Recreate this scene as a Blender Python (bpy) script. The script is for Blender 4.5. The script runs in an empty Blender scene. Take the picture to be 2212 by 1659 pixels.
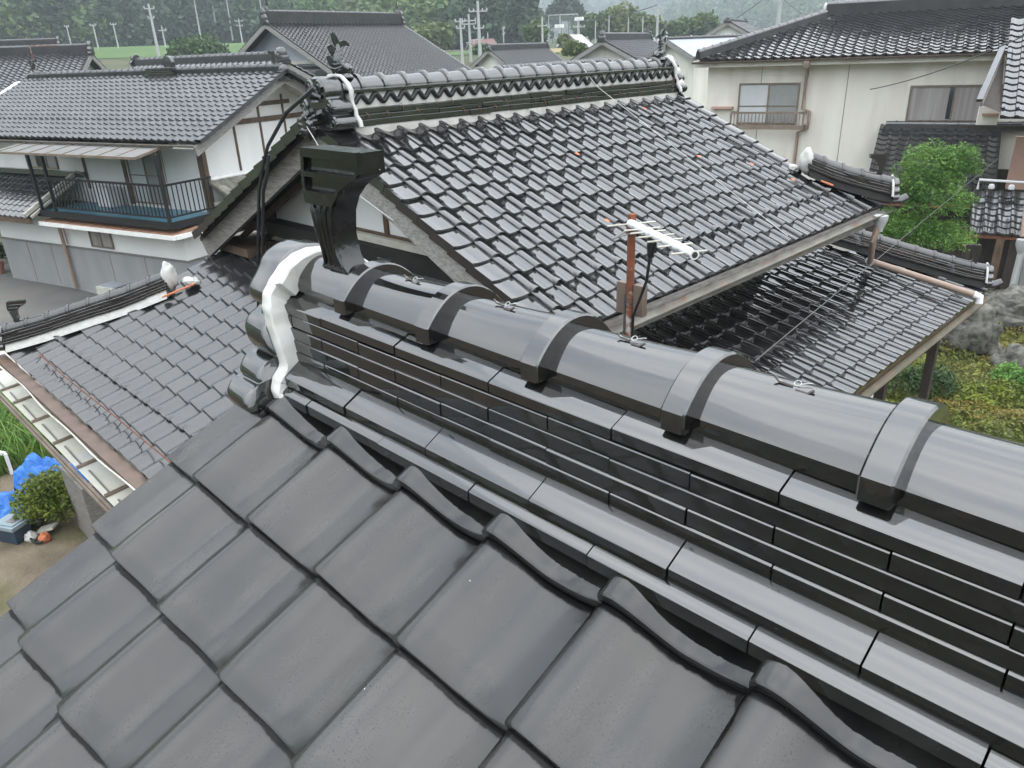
import bpy, bmesh, math, random
import numpy as np
from mathutils import Matrix, Vector, noise as mnoise
random.seed(7)
rng = np.random.default_rng(11)
scene = bpy.context.scene
COL = scene.collection

# ------------------------------------------------------------------ camera
cam_d = bpy.data.cameras.new("camera")
cam = bpy.data.objects.new("camera", cam_d)
COL.objects.link(cam)
cam_d.sensor_width = 36.0
cam_d.lens = 36.0 * 1624.0 / 2212.0
cam_d.clip_start = 0.05
cam_d.clip_end = 6000.0
_r = Vector((0.7085045738371699, 0.7047853935965123, -0.03603911520583389))
_u = Vector((-0.2620579275098188, 0.3101703743671714, 0.9138489927193589))
_f = Vector((-0.6552456878767449, 0.6380218552980281, -0.40445172849302213))
cam.matrix_world = Matrix(((_r.x, _u.x, -_f.x, 0), (_r.y, _u.y, -_f.y, 0), (_r.z, _u.z, -_f.z, 0), (0, 0, 0, 1)))
scene.camera = cam

# ------------------------------------------------------------------ overcast sky
SUN_EL, SUN_AZ = math.radians(55), math.radians(25)      # soft light from the right
world = bpy.data.worlds.new("World")
scene.world = world
world.use_nodes = True
wn, wl = world.node_tree.nodes, world.node_tree.links
wn.clear()
w_out = wn.new("ShaderNodeOutputWorld")
w_bg = wn.new("ShaderNodeBackground")
w_bg.inputs["Strength"].default_value = 0.12
w_sky = wn.new("ShaderNodeTexSky")
w_sky.sky_type = 'NISHITA'
w_sky.sun_disc = False
w_sky.sun_elevation = SUN_EL
w_sky.sun_rotation = math.pi / 2 - SUN_AZ
w_sky.air_density = 1.0
w_sky.dust_density = 3.0
w_tc = wn.new("ShaderNodeTexCoord")
w_map = wn.new("ShaderNodeMapping")
w_map.inputs["Scale"].default_value = (1.6, 2.6, 4.5)
w_n = wn.new("ShaderNodeTexNoise")
w_n.inputs["Scale"].default_value = 1.5
w_n.inputs["Detail"].default_value = 5.0
w_n.inputs["Roughness"].default_value = 0.5
w_ramp = wn.new("ShaderNodeValToRGB")
w_ramp.color_ramp.elements[0].position = 0.36
w_ramp.color_ramp.elements[0].color = (4.3, 4.75, 5.35, 1)
w_ramp.color_ramp.elements[1].position = 0.66
w_ramp.color_ramp.elements[1].color = (6.9, 7.0, 7.1, 1)
w_mix = wn.new("ShaderNodeMixRGB")
w_mix.inputs["Fac"].default_value = 0.95               # cloud cover over the blue sky
wl.new(w_tc.outputs["Generated"], w_map.inputs["Vector"])
wl.new(w_map.outputs["Vector"], w_n.inputs["Vector"])
wl.new(w_n.outputs["Fac"], w_ramp.inputs["Fac"])
wl.new(w_sky.outputs["Color"], w_mix.inputs["Color1"])
wl.new(w_ramp.outputs["Color"], w_mix.inputs["Color2"])
w_sep = wn.new("ShaderNodeSeparateXYZ")                # an overcast sky is brightest overhead
w_el = wn.new("ShaderNodeMapRange")
w_el.inputs["From Min"].default_value, w_el.inputs["From Max"].default_value = 0.0, 1.0
w_el.inputs["To Min"].default_value, w_el.inputs["To Max"].default_value = 0.62, 1.12
w_mul = wn.new("ShaderNodeVectorMath"); w_mul.operation = 'SCALE'
wl.new(w_tc.outputs["Generated"], w_sep.inputs["Vector"])
wl.new(w_sep.outputs["Z"], w_el.inputs["Value"])
wl.new(w_mix.outputs["Color"], w_mul.inputs[0])
wl.new(w_el.outputs["Result"], w_mul.inputs["Scale"])
wl.new(w_mul.outputs["Vector"], w_bg.inputs["Color"])
wl.new(w_bg.outputs["Background"], w_out.inputs["Surface"])

sun_d = bpy.data.lights.new("sun", 'SUN')
sun_d.energy = 0.6
sun_d.angle = math.radians(150)
sun_d.color = (1.0, 0.97, 0.92)
sun = bpy.data.objects.new("sun", sun_d)
COL.objects.link(sun)
_sd = Vector((math.cos(SUN_AZ) * math.cos(SUN_EL), math.sin(SUN_AZ) * math.cos(SUN_EL), math.sin(SUN_EL)))
sun.rotation_euler = _sd.to_track_quat('Z', 'Y').to_euler()
sun.location = _sd * 30

vs = scene.view_settings
vs.view_transform = 'Standard'
vs.look = 'None'
vs.exposure = 2.0
vs.gamma = 1.0
vs.use_curve_mapping = False
scene.cycles.max_bounces = 6
scene.cycles.diffuse_bounces = 3
scene.cycles.glossy_bounces = 4
scene.cycles.transmission_bounces = 6
scene.cycles.transparent_max_bounces = 8
scene.cycles.volume_bounces = 0
scene.cycles.caustics_reflective = False
scene.cycles.caustics_refractive = False
scene.cycles.use_denoising = True

# ------------------------------------------------------------------ materials
def mat(name, base, rough=0.6, ior=1.45, metal=0.0, var=0.0, vscale=6.0, base2=None, stretch=(1, 1, 1), bump=0.0, bscale=40.0,
        rvar=0.0, island=0.0, detail=5.0, ramp=(0.35, 0.65), speck=None, speck_scale=220.0, speck_at=0.76, tint2=None, t2scale=1.2, t2ramp=(0.5, 0.75), spec=None):
    """One Principled surface: a base colour mixed to a second one by noise, bump, specks, and a random value per loose piece."""
    m = bpy.data.materials.new(name)
    m.use_nodes = True
    nt = m.node_tree
    N, L = nt.nodes, nt.links
    b = N["Principled BSDF"]
    b.inputs["Roughness"].default_value = rough
    b.inputs["IOR"].default_value = ior
    b.inputs["Metallic"].default_value = metal
    if spec is not None:
        b.inputs["Specular IOR Level"].default_value = spec
    col = None
    tc = N.new("ShaderNodeTexCoord")
    mp = N.new("ShaderNodeMapping")
    mp.inputs["Scale"].default_value = stretch
    geo = N.new("ShaderNodeNewGeometry")
    L.new(geo.outputs["Position"], mp.inputs["Vector"])
    if base2 is None:
        base2 = tuple(min(1, c * (1 + var)) for c in base)
        b1 = tuple(c * (1 - var) for c in base)
    else:
        b1 = base
    n1 = N.new("ShaderNodeTexNoise")
    n1.inputs["Scale"].default_value = vscale
    n1.inputs["Detail"].default_value = detail
    L.new(mp.outputs["Vector"], n1.inputs["Vector"])
    mr = N.new("ShaderNodeMapRange")
    mr.inputs["From Min"].default_value, mr.inputs["From Max"].default_value = ramp
    L.new(n1.outputs["Fac"], mr.inputs["Value"])
    mx = N.new("ShaderNodeMixRGB")
    mx.inputs["Color1"].default_value = (*b1, 1)
    mx.inputs["Color2"].default_value = (*base2, 1)
    L.new(mr.outputs["Result"], mx.inputs["Fac"])
    col = mx.outputs["Color"]
    if tint2 is not None:
        n4 = N.new("ShaderNodeTexNoise")
        n4.inputs["Scale"].default_value = t2scale
        n4.inputs["Detail"].default_value = 6
        L.new(mp.outputs["Vector"], n4.inputs["Vector"])
        m4 = N.new("ShaderNodeMapRange")
        m4.inputs["From Min"].default_value, m4.inputs["From Max"].default_value = t2ramp
        L.new(n4.outputs["Fac"], m4.inputs["Value"])
        x4 = N.new("ShaderNodeMixRGB")
        L.new(m4.outputs["Result"], x4.inputs["Fac"])
        L.new(col, x4.inputs["Color1"])
        x4.inputs["Color2"].default_value = (*tint2, 1)
        col = x4.outputs["Color"]
    if speck is not None:
        n5 = N.new("ShaderNodeTexNoise")
        n5.inputs["Scale"].default_value = speck_scale
        n5.inputs["Detail"].default_value = 2
        L.new(geo.outputs["Position"], n5.inputs["Vector"])
        m5 = N.new("ShaderNodeMapRange")
        m5.inputs["From Min"].default_value, m5.inputs["From Max"].default_value = speck_at, speck_at + 0.03
        L.new(n5.outputs["Fac"], m5.inputs["Value"])
        x5 = N.new("ShaderNodeMixRGB")
        L.new(m5.outputs["Result"], x5.inputs["Fac"])
        L.new(col, x5.inputs["Color1"])
        x5.inputs["Color2"].default_value = (*speck, 1)
        col = x5.outputs["Color"]
    if island > 0:
        oi = N.new("ShaderNodeObjectInfo")
        ad = N.new("ShaderNodeMath"); ad.operation = 'ADD'
        L.new(geo.outputs["Random Per Island"], ad.inputs[0])
        L.new(oi.outputs["Random"], ad.inputs[1])
        fr = N.new("ShaderNodeMath"); fr.operation = 'FRACT'
        L.new(ad.outputs[0], fr.inputs[0])
        m6 = N.new("ShaderNodeMapRange")
        m6.inputs["To Min"].default_value, m6.inputs["To Max"].default_value = 1 - island, 1 + island
        L.new(fr.outputs[0], m6.inputs["Value"])
        vm = N.new("ShaderNodeVectorMath"); vm.operation = 'SCALE'
        L.new(col, vm.inputs[0])
        L.new(m6.outputs["Result"], vm.inputs["Scale"])
        col = vm.outputs["Vector"]
    L.new(col, b.inputs["Base Color"])
    if rvar > 0:
        n2 = N.new("ShaderNodeTexNoise")
        n2.inputs["Scale"].default_value = vscale * 2.3
        n2.inputs["Detail"].default_value = 5
        L.new(mp.outputs["Vector"], n2.inputs["Vector"])
        m2 = N.new("ShaderNodeMapRange")
        m2.inputs["From Min"].default_value, m2.inputs["From Max"].default_value = 0.3, 0.7
        m2.inputs["To Min"].default_value, m2.inputs["To Max"].default_value = max(0.02, rough - rvar), rough + rvar
        L.new(n2.outputs["Fac"], m2.inputs["Value"])
        L.new(m2.outputs["Result"], b.inputs["Roughness"])
    if bump > 0:
        n3 = N.new("ShaderNodeTexNoise")
        n3.inputs["Scale"].default_value = bscale
        n3.inputs["Detail"].default_value = 4
        L.new(mp.outputs["Vector"], n3.inputs["Vector"])
        bp = N.new("ShaderNodeBump")
        bp.inputs["Strength"].default_value = 1.0
        bp.inputs["Distance"].default_value = bump
        L.new(n3.outputs["Fac"], bp.inputs["Height"])
        L.new(bp.outputs["Normal"], b.inputs["Normal"])
    return m

M = {}
M['tile_field'] = mat("field_tile_glaze", (0.018, 0.018, 0.019), 0.20, 1.62, base2=(0.036, 0.033, 0.029), vscale=5.0, rvar=0.05, bump=0.0006, bscale=26, island=0.22,
                      speck=(0.5, 0.5, 0.48), speck_scale=95, speck_at=0.785, ramp=(0.3, 0.7))
M['tile_skirt'] = mat("skirt_tile_glaze", (0.020, 0.020, 0.022), 0.17, 1.8, base2=(0.028, 0.027, 0.027), vscale=4.0, rvar=0.04, bump=0.0004, bscale=30, island=0.22)
M['tile_gloss'] = mat("glossy_tile_glaze", (0.010, 0.010, 0.011), 0.06, 2.05, base2=(0.026, 0.024, 0.022), vscale=7.0, rvar=0.05, bump=0.0007, bscale=18, island=0.25, ramp=(0.45, 0.8))
M['ridge_gloss'] = mat("ridge_tile_glaze", (0.008, 0.008, 0.009), 0.045, 2.1, base2=(0.012, 0.012, 0.010), vscale=9.0, rvar=0.025, bump=0.00025, bscale=14, island=0.15,
                       speck=(0.45, 0.45, 0.42), speck_scale=60, speck_at=0.815)
M['tile_far'] = mat("far_roof_glaze", (0.026, 0.026, 0.029), 0.30, 1.7, base2=(0.046, 0.045, 0.048), vscale=1.2, island=0.28)
M['tile_far_gloss'] = mat("far_glossy_roof_glaze", (0.016, 0.016, 0.018), 0.12, 2.0, base2=(0.03, 0.029, 0.03), vscale=1.2, island=0.3, rvar=0.05)
M['ornament'] = mat("ornament_glaze", (0.009, 0.010, 0.011), 0.09, 1.9, base2=(0.04, 0.04, 0.038), vscale=22, rvar=0.06, bump=0.002, bscale=30, ramp=(0.5, 0.85))
M['ornament_dusty'] = mat("dusty_ornament_glaze", (0.006, 0.006, 0.007), 0.14, 1.6, base2=(0.024, 0.024, 0.022), vscale=26, rvar=0.08, bump=0.0012, bscale=60, ramp=(0.5, 0.9), speck=(0.5, 0.5, 0.47), speck_scale=120, speck_at=0.77)
M['deck'] = mat("underlay", (0.012, 0.011, 0.010), 0.8, var=0.3)
M['plaster_white'] = mat("white_mortar", (0.58, 0.58, 0.56), 0.75, base2=(0.52, 0.51, 0.475), vscale=18, bump=0.0015, bscale=45, tint2=(0.42, 0.38, 0.32), t2scale=9, t2ramp=(0.62, 0.85))
M['wall_white'] = mat("white_wall_plaster", (0.78, 0.78, 0.775), 0.8, base2=(0.72, 0.72, 0.715), vscale=1.4, stretch=(1, 1, 0.35), bump=0.002, bscale=60)
M['wall_cream'] = mat("cream_stained_wall", (0.78, 0.755, 0.69), 0.8, base2=(0.69, 0.66, 0.585), vscale=1.3, stretch=(1.0, 1.0, 0.16), bump=0.002, bscale=60, tint2=(0.52, 0.46, 0.40), t2scale=1.6, t2ramp=(0.56, 0.85))
M['wall_grey'] = mat("grey_dado_panel", (0.29, 0.29, 0.29), 0.7, base2=(0.25, 0.25, 0.25), vscale=2.0, stretch=(1, 1, 0.4))
M['wood_grey'] = mat("weathered_board", (0.27, 0.25, 0.23), 0.75, base2=(0.15, 0.14, 0.13), vscale=7.0, stretch=(1.2, 1.2, 9.0), bump=0.004, bscale=14, speck=(0.5, 0.49, 0.46), speck_scale=34, speck_at=0.74)
M['wood_barge'] = mat("weathered_bargeboard", (0.31, 0.30, 0.285), 0.75, base2=(0.19, 0.18, 0.165), vscale=5.0, stretch=(4.5, 1.0, 11.0), bump=0.004, bscale=10, speck=(0.5, 0.49, 0.46), speck_scale=34, speck_at=0.75)
M['wood_brown'] = mat("brown_timber", (0.13, 0.085, 0.055), 0.7, base2=(0.075, 0.05, 0.034), vscale=6.0, stretch=(3, 3, 1), bump=0.003, bscale=20)
M['wood_dark'] = mat("dark_timber", (0.028, 0.021, 0.017), 0.7, base2=(0.05, 0.038, 0.03), vscale=5.0, stretch=(3, 3, 0.6))
M['wood_pale'] = mat("pale_painted_board", (0.55, 0.53, 0.47), 0.7, base2=(0.42, 0.40, 0.35), vscale=5.0, stretch=(1, 1, 3))
M['metal_brown'] = mat("brown_metal", (0.12, 0.09, 0.075), 0.45, base2=(0.17, 0.13, 0.105), vscale=4.0)
M['gutter_brown'] = mat("brown_box_gutter", (0.15, 0.10, 0.075), 0.5, base2=(0.11, 0.075, 0.058), vscale=5.0)
M['plaster_old'] = mat("old_grey_mortar", (0.40, 0.39, 0.365), 0.8, base2=(0.29, 0.28, 0.26), vscale=9, bump=0.003, bscale=40)
M['moss'] = mat("moss_carpet", (0.075, 0.095, 0.024), 0.95, base2=(0.12, 0.13, 0.034), vscale=2.2, bump=0.03, bscale=10)
M['pipe_brown'] = mat("brown_plastic_pipe", (0.27, 0.19, 0.15), 0.4, base2=(0.32, 0.24, 0.19), vscale=6.0)
M['metal_black'] = mat("black_railing_metal", (0.012, 0.012, 0.014), 0.4)
M['gutter'] = mat("weathered_gutter", (0.20, 0.19, 0.165), 0.6, base2=(0.13, 0.12, 0.10), vscale=4, tint2=(0.20, 0.085, 0.04), t2scale=5.0, t2ramp=(0.55, 0.75))
M['rust'] = mat("rusty_iron", (0.24, 0.075, 0.035), 0.8, base2=(0.13, 0.05, 0.03), vscale=14, tint2=(0.36, 0.35, 0.33), t2scale=7.0, t2ramp=(0.56, 0.62))
M['rust_line'] = mat("rusty_wire", (0.16, 0.065, 0.035), 0.8, var=0.3, vscale=20)
M['copper'] = mat("copper_sheet", (0.36, 0.20, 0.13), 0.5, base2=(0.27, 0.15, 0.10), vscale=2.5)
M['white_paint'] = mat("white_paint", (0.82, 0.82, 0.80), 0.5, base2=(0.75, 0.75, 0.73), vscale=4)
M['white_plastic'] = mat("white_plastic", (0.72, 0.72, 0.73), 0.4, var=0.02)
M['alu'] = mat("grey_aluminium", (0.17, 0.165, 0.155), 0.5, metal=0.0, base2=(0.14, 0.136, 0.128), vscale=6)
M['alu_brown'] = mat("bronze_aluminium", (0.16, 0.125, 0.095), 0.4, base2=(0.22, 0.175, 0.14), vscale=5)
M['cable'] = mat("black_cable", (0.018, 0.019, 0.02), 0.45)
M['cable_grey'] = mat("grey_wire", (0.07, 0.07, 0.068), 0.5)
M['wire_white'] = mat("pale_wire", (0.5, 0.5, 0.48), 0.45)
M['wire_dark'] = mat("tarnished_wire", (0.10, 0.085, 0.08), 0.4, metal=0.5)
M['orange'] = mat("orange_clay", (0.52, 0.17, 0.08), 0.7, var=0.12, vscale=12)
M['glass_dark'] = mat("window_glass", (0.035, 0.04, 0.045), 0.06, 1.5)
M['blind'] = mat("window_blind", (0.55, 0.57, 0.58), 0.6, base2=(0.50, 0.52, 0.53), vscale=2)
M['screen'] = mat("window_screen", (0.27, 0.275, 0.27), 0.6, var=0.05)
M['curtain'] = mat("curtain", (0.36, 0.34, 0.33), 0.8, base2=(0.25, 0.225, 0.22), vscale=2.0, stretch=(5, 5, 0.15))
M['blue_floor'] = mat("blue_sheet_floor", (0.05, 0.17, 0.24), 0.4, base2=(0.065, 0.22, 0.30), vscale=3)
M['shingle'] = mat("old_shingle", (0.25, 0.24, 0.20), 0.85, base2=(0.14, 0.135, 0.11), vscale=7, island=0.3)
M['tarp'] = mat("blue_tarpaulin", (0.025, 0.14, 0.46), 0.38, base2=(0.045, 0.20, 0.55), vscale=4)
M['stone'] = mat("garden_stone", (0.17, 0.165, 0.145), 0.85, base2=(0.045, 0.043, 0.037), vscale=8, bump=0.03, bscale=9, tint2=(0.26, 0.25, 0.215), t2scale=2.2, t2ramp=(0.55, 0.7), detail=9)
M['asphalt'] = mat("old_pavement", (0.13, 0.127, 0.12), 0.85, base2=(0.09, 0.087, 0.083), vscale=0.7, tint2=(0.17, 0.16, 0.14), t2scale=0.35, t2ramp=(0.5, 0.7), detail=8, bump=0.003, bscale=80)
M['soil'] = mat("garden_soil", (0.085, 0.066, 0.045), 0.95, base2=(0.05, 0.04, 0.03), vscale=3, bump=0.03, bscale=14)
M['sand'] = mat("sandy_garden_ground", (0.21, 0.17, 0.12), 0.95, base2=(0.12, 0.095, 0.065), vscale=1.6, bump=0.02, bscale=16, tint2=(0.10, 0.095, 0.04), t2scale=0.9, t2ramp=(0.52, 0.66), detail=8)
M['ridge_dark'] = mat("dark_ridge_stack", (0.018, 0.018, 0.019), 0.45, 1.4, base2=(0.032, 0.032, 0.032), vscale=2.5)
M['gutter_moss'] = mat("mossy_wooden_gutter", (0.13, 0.105, 0.075), 0.7, base2=(0.075, 0.07, 0.04), vscale=3.5, tint2=(0.16, 0.075, 0.04), t2scale=4.0, t2ramp=(0.58, 0.75))
M['pot'] = mat("terracotta_pot", (0.33, 0.14, 0.09), 0.8, var=0.1)
M['box_blue'] = mat("blue_grey_box", (0.028, 0.05, 0.075), 0.5, var=0.1)
M['box_lid'] = mat("pale_blue_lid", (0.24, 0.30, 0.335), 0.45, var=0.06)
M['pink_wall'] = mat("pink_plaster", (0.42, 0.27, 0.215), 0.8, var=0.06, vscale=3)
M['shed_metal'] = mat("seamed_metal_roof", (0.33, 0.35, 0.40), 0.4, base2=(0.27, 0.29, 0.33), vscale=1)
M['pole'] = mat("concrete_pole", (0.40, 0.41, 0.41), 0.8, var=0.08)
M['bark'] = mat("bark", (0.09, 0.07, 0.055), 0.9, base2=(0.15, 0.125, 0.10), vscale=9, bump=0.02, bscale=18)

def weather_and_shade_tiles(m):
    """Dirt and painted dark reflections along the joints, painted ridge reflections in the corners and rubbed pale patches, in each tile's own coordinates."""
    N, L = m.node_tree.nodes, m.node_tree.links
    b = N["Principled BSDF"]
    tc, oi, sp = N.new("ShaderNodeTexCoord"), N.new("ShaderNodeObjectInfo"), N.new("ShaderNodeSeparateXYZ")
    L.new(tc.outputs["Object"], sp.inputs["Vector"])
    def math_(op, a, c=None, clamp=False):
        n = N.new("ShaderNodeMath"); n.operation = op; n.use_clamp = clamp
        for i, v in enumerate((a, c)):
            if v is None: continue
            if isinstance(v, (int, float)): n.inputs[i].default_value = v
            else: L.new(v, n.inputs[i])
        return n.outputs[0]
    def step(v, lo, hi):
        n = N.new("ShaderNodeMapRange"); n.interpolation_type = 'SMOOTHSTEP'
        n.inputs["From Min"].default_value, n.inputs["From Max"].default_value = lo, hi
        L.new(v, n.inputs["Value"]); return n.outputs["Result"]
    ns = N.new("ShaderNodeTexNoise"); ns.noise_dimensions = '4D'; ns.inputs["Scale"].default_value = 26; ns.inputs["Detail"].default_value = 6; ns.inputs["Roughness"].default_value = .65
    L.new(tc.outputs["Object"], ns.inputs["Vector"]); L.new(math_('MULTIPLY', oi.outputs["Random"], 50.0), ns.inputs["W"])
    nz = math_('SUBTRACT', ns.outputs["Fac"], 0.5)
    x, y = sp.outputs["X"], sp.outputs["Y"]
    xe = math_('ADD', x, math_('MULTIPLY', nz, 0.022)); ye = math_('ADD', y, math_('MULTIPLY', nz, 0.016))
    grime_shade = math_('MAXIMUM', step(xe, 0.2495, 0.2545), step(ye, 0.2235, 0.2285))  # seam gaps and dark flank reflections painted into the colour, together with dirt
    grime_shade = math_('MAXIMUM', grime_shade, math_('SUBTRACT', 1.0, step(xe, -0.004, 0.0015)))
    grime_shade = math_('MAXIMUM', grime_shade, math_('SUBTRACT', 1.0, step(math_('ADD', y, math_('MULTIPLY', nz, 0.010)), -0.0005, 0.002)))
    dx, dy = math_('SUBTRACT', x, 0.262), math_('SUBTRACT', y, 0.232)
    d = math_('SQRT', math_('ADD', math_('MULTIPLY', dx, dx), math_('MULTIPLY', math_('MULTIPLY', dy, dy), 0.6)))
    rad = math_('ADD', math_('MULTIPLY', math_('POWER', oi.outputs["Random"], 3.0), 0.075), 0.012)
    corner = step(math_('SUBTRACT', rad, math_('ADD', d, math_('MULTIPLY', nz, 0.05))), -0.003, 0.003)  # dark reflection of ridge and hump painted into the upper corner
    dark = math_('MAXIMUM', grime_shade, corner)
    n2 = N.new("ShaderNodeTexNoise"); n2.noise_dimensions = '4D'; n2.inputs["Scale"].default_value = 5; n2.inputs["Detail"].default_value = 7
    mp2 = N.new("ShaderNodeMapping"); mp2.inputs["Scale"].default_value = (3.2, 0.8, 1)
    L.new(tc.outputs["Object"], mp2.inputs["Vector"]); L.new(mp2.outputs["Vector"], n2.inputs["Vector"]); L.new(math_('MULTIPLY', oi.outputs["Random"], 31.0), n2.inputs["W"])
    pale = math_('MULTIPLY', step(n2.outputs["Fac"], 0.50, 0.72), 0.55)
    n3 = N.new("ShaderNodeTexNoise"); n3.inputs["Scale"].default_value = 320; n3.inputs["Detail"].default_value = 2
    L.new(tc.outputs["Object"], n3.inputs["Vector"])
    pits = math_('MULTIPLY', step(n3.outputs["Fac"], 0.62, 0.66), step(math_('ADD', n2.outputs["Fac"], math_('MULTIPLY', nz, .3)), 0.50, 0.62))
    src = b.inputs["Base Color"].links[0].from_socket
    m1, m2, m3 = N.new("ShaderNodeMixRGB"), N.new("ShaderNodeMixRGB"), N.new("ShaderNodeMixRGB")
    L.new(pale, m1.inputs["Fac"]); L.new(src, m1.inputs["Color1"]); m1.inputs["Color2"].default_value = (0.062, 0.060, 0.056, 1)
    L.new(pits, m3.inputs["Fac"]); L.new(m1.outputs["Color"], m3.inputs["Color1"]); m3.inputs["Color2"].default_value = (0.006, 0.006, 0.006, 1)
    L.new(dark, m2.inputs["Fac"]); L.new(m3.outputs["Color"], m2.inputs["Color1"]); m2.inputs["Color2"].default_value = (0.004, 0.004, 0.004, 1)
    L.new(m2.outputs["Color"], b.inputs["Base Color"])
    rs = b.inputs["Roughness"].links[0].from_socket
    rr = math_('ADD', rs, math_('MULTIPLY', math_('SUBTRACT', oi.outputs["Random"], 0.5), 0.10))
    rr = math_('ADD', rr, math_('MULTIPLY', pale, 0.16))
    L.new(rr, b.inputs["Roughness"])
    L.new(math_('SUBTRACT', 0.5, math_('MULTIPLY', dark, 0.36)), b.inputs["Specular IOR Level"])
weather_and_shade_tiles(M['tile_field'])
M['tile_top_row'] = mat("clean_top_row_glaze", (0.010, 0.010, 0.010), 0.06, 1.62, base2=(0.020, 0.019, 0.018), vscale=11, rvar=0.035, bump=0.0007, bscale=30, island=0.2, speck=(0.45, 0.45, 0.42), speck_scale=80, speck_at=0.79)

def leafmat(name, c1, c2, isl=0.35, tr=0.25, vscale=1.5):
    m = mat(name, c1, 0.55, 1.4, base2=c2, vscale=vscale, island=isl, detail=4)
    b = m.node_tree.nodes["Principled BSDF"]
    b.inputs["Subsurface Weight"].default_value = 0.0
    N, L = m.node_tree.nodes, m.node_tree.links
    t = N.new("ShaderNodeBsdfTranslucent")
    mix = N.new("ShaderNodeMixShader")
    mix.inputs["Fac"].default_value = tr
    out = [n for n in N if n.type == 'OUTPUT_MATERIAL'][0]
    src = b.inputs["Base Color"].links[0].from_socket
    L.new(src, t.inputs["Color"])
    L.new(b.outputs["BSDF"], mix.inputs[1])
    L.new(t.outputs["BSDF"], mix.inputs[2])
    L.new(mix.outputs["Shader"], out.inputs["Surface"])
    return m
M['leaf_pine'] = leafmat("bright_pine_needles", (0.065, 0.16, 0.026), (0.15, 0.27, 0.048), 0.4)
M['leaf_bush'] = leafmat("yellow_green_leaves", (0.10, 0.145, 0.02), (0.21, 0.24, 0.032), 0.4)
M['leaf_moss'] = leafmat("olive_ground_leaves", (0.12, 0.145, 0.03), (0.21, 0.21, 0.05), 0.45, vscale=0.9)
M['leaf_rust'] = leafmat("ochre_ground_leaves", (0.17, 0.15, 0.035), (0.25, 0.18, 0.045), 0.45, vscale=0.9)
M['leaf_dark'] = leafmat("dark_shrub_leaves", (0.035, 0.075, 0.025), (0.065, 0.11, 0.035), 0.45)
M['leaf_fresh'] = leafmat("fresh_green_leaves", (0.09, 0.22, 0.04), (0.16, 0.30, 0.06), 0.4)
M['leaf_grass'] = leafmat("tall_grass_blades", (0.085, 0.19, 0.03), (0.19, 0.29, 0.06), 0.4)
M['forest_dark'] = leafmat("dark_forest", (0.030, 0.066, 0.028), (0.055, 0.10, 0.036), 0.4, vscale=0.03)
M['forest_mid'] = leafmat("mixed_forest", (0.055, 0.105, 0.032), (0.10, 0.155, 0.04), 0.45, vscale=0.04)
M['forest_light'] = leafmat("light_bamboo_forest", (0.09, 0.13, 0.04), (0.15, 0.18, 0.055), 0.4, vscale=0.06)
M['rice'] = mat("rice_field", (0.055, 0.11, 0.026), 0.9, base2=(0.075, 0.135, 0.032), vscale=0.15)
M['terrain'] = mat("meadow_ground", (0.045, 0.062, 0.024), 0.95, base2=(0.075, 0.085, 0.035), vscale=0.12, tint2=(0.10, 0.08, 0.045), t2scale=0.05, t2ramp=(0.55, 0.7))
# translucent corrugated sheet
def sheetmat(name, col, alpha):
    m = bpy.data.materials.new(name); m.use_nodes = True
    N, L = m.node_tree.nodes, m.node_tree.links
    b = N["Principled BSDF"]
    b.inputs["Roughness"].default_value = 0.25
    n = N.new("ShaderNodeTexNoise"); n.inputs["Scale"].default_value = 2.2; n.inputs["Detail"].default_value = 6
    g = N.new("ShaderNodeNewGeometry"); L.new(g.outputs["Position"], n.inputs["Vector"])
    r = N.new("ShaderNodeMapRange"); r.inputs["From Min"].default_value, r.inputs["From Max"].default_value = 0.4, 0.62
    r.inputs["To Min"].default_value, r.inputs["To Max"].default_value = alpha, min(1, alpha + 0.2)
    L.new(n.outputs["Fac"], r.inputs["Value"]); L.new(r.outputs["Result"], b.inputs["Alpha"])
    mx = N.new("ShaderNodeMixRGB"); mx.inputs["Color1"].default_value = (*col, 1)
    mx.inputs["Color2"].default_value = (col[0] * .75, col[1] * .72, col[2] * .6, 1)
    L.new(n.outputs["Fac"], mx.inputs["Fac"]); L.new(mx.outputs["Color"], b.inputs["Base Color"])
    return m
M['polycarb'] = sheetmat("cloudy_plastic_sheet", (0.74, 0.74, 0.69), 0.66)
M['net'] = sheetmat("net_mesh", (0.30, 0.38, 0.36), 0.12)
# ------------------------------------------------------------------ helpers
W = {}          # object name -> world matrix (kept by hand so no depsgraph update is needed)
I4 = Matrix.Identity(4)

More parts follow.
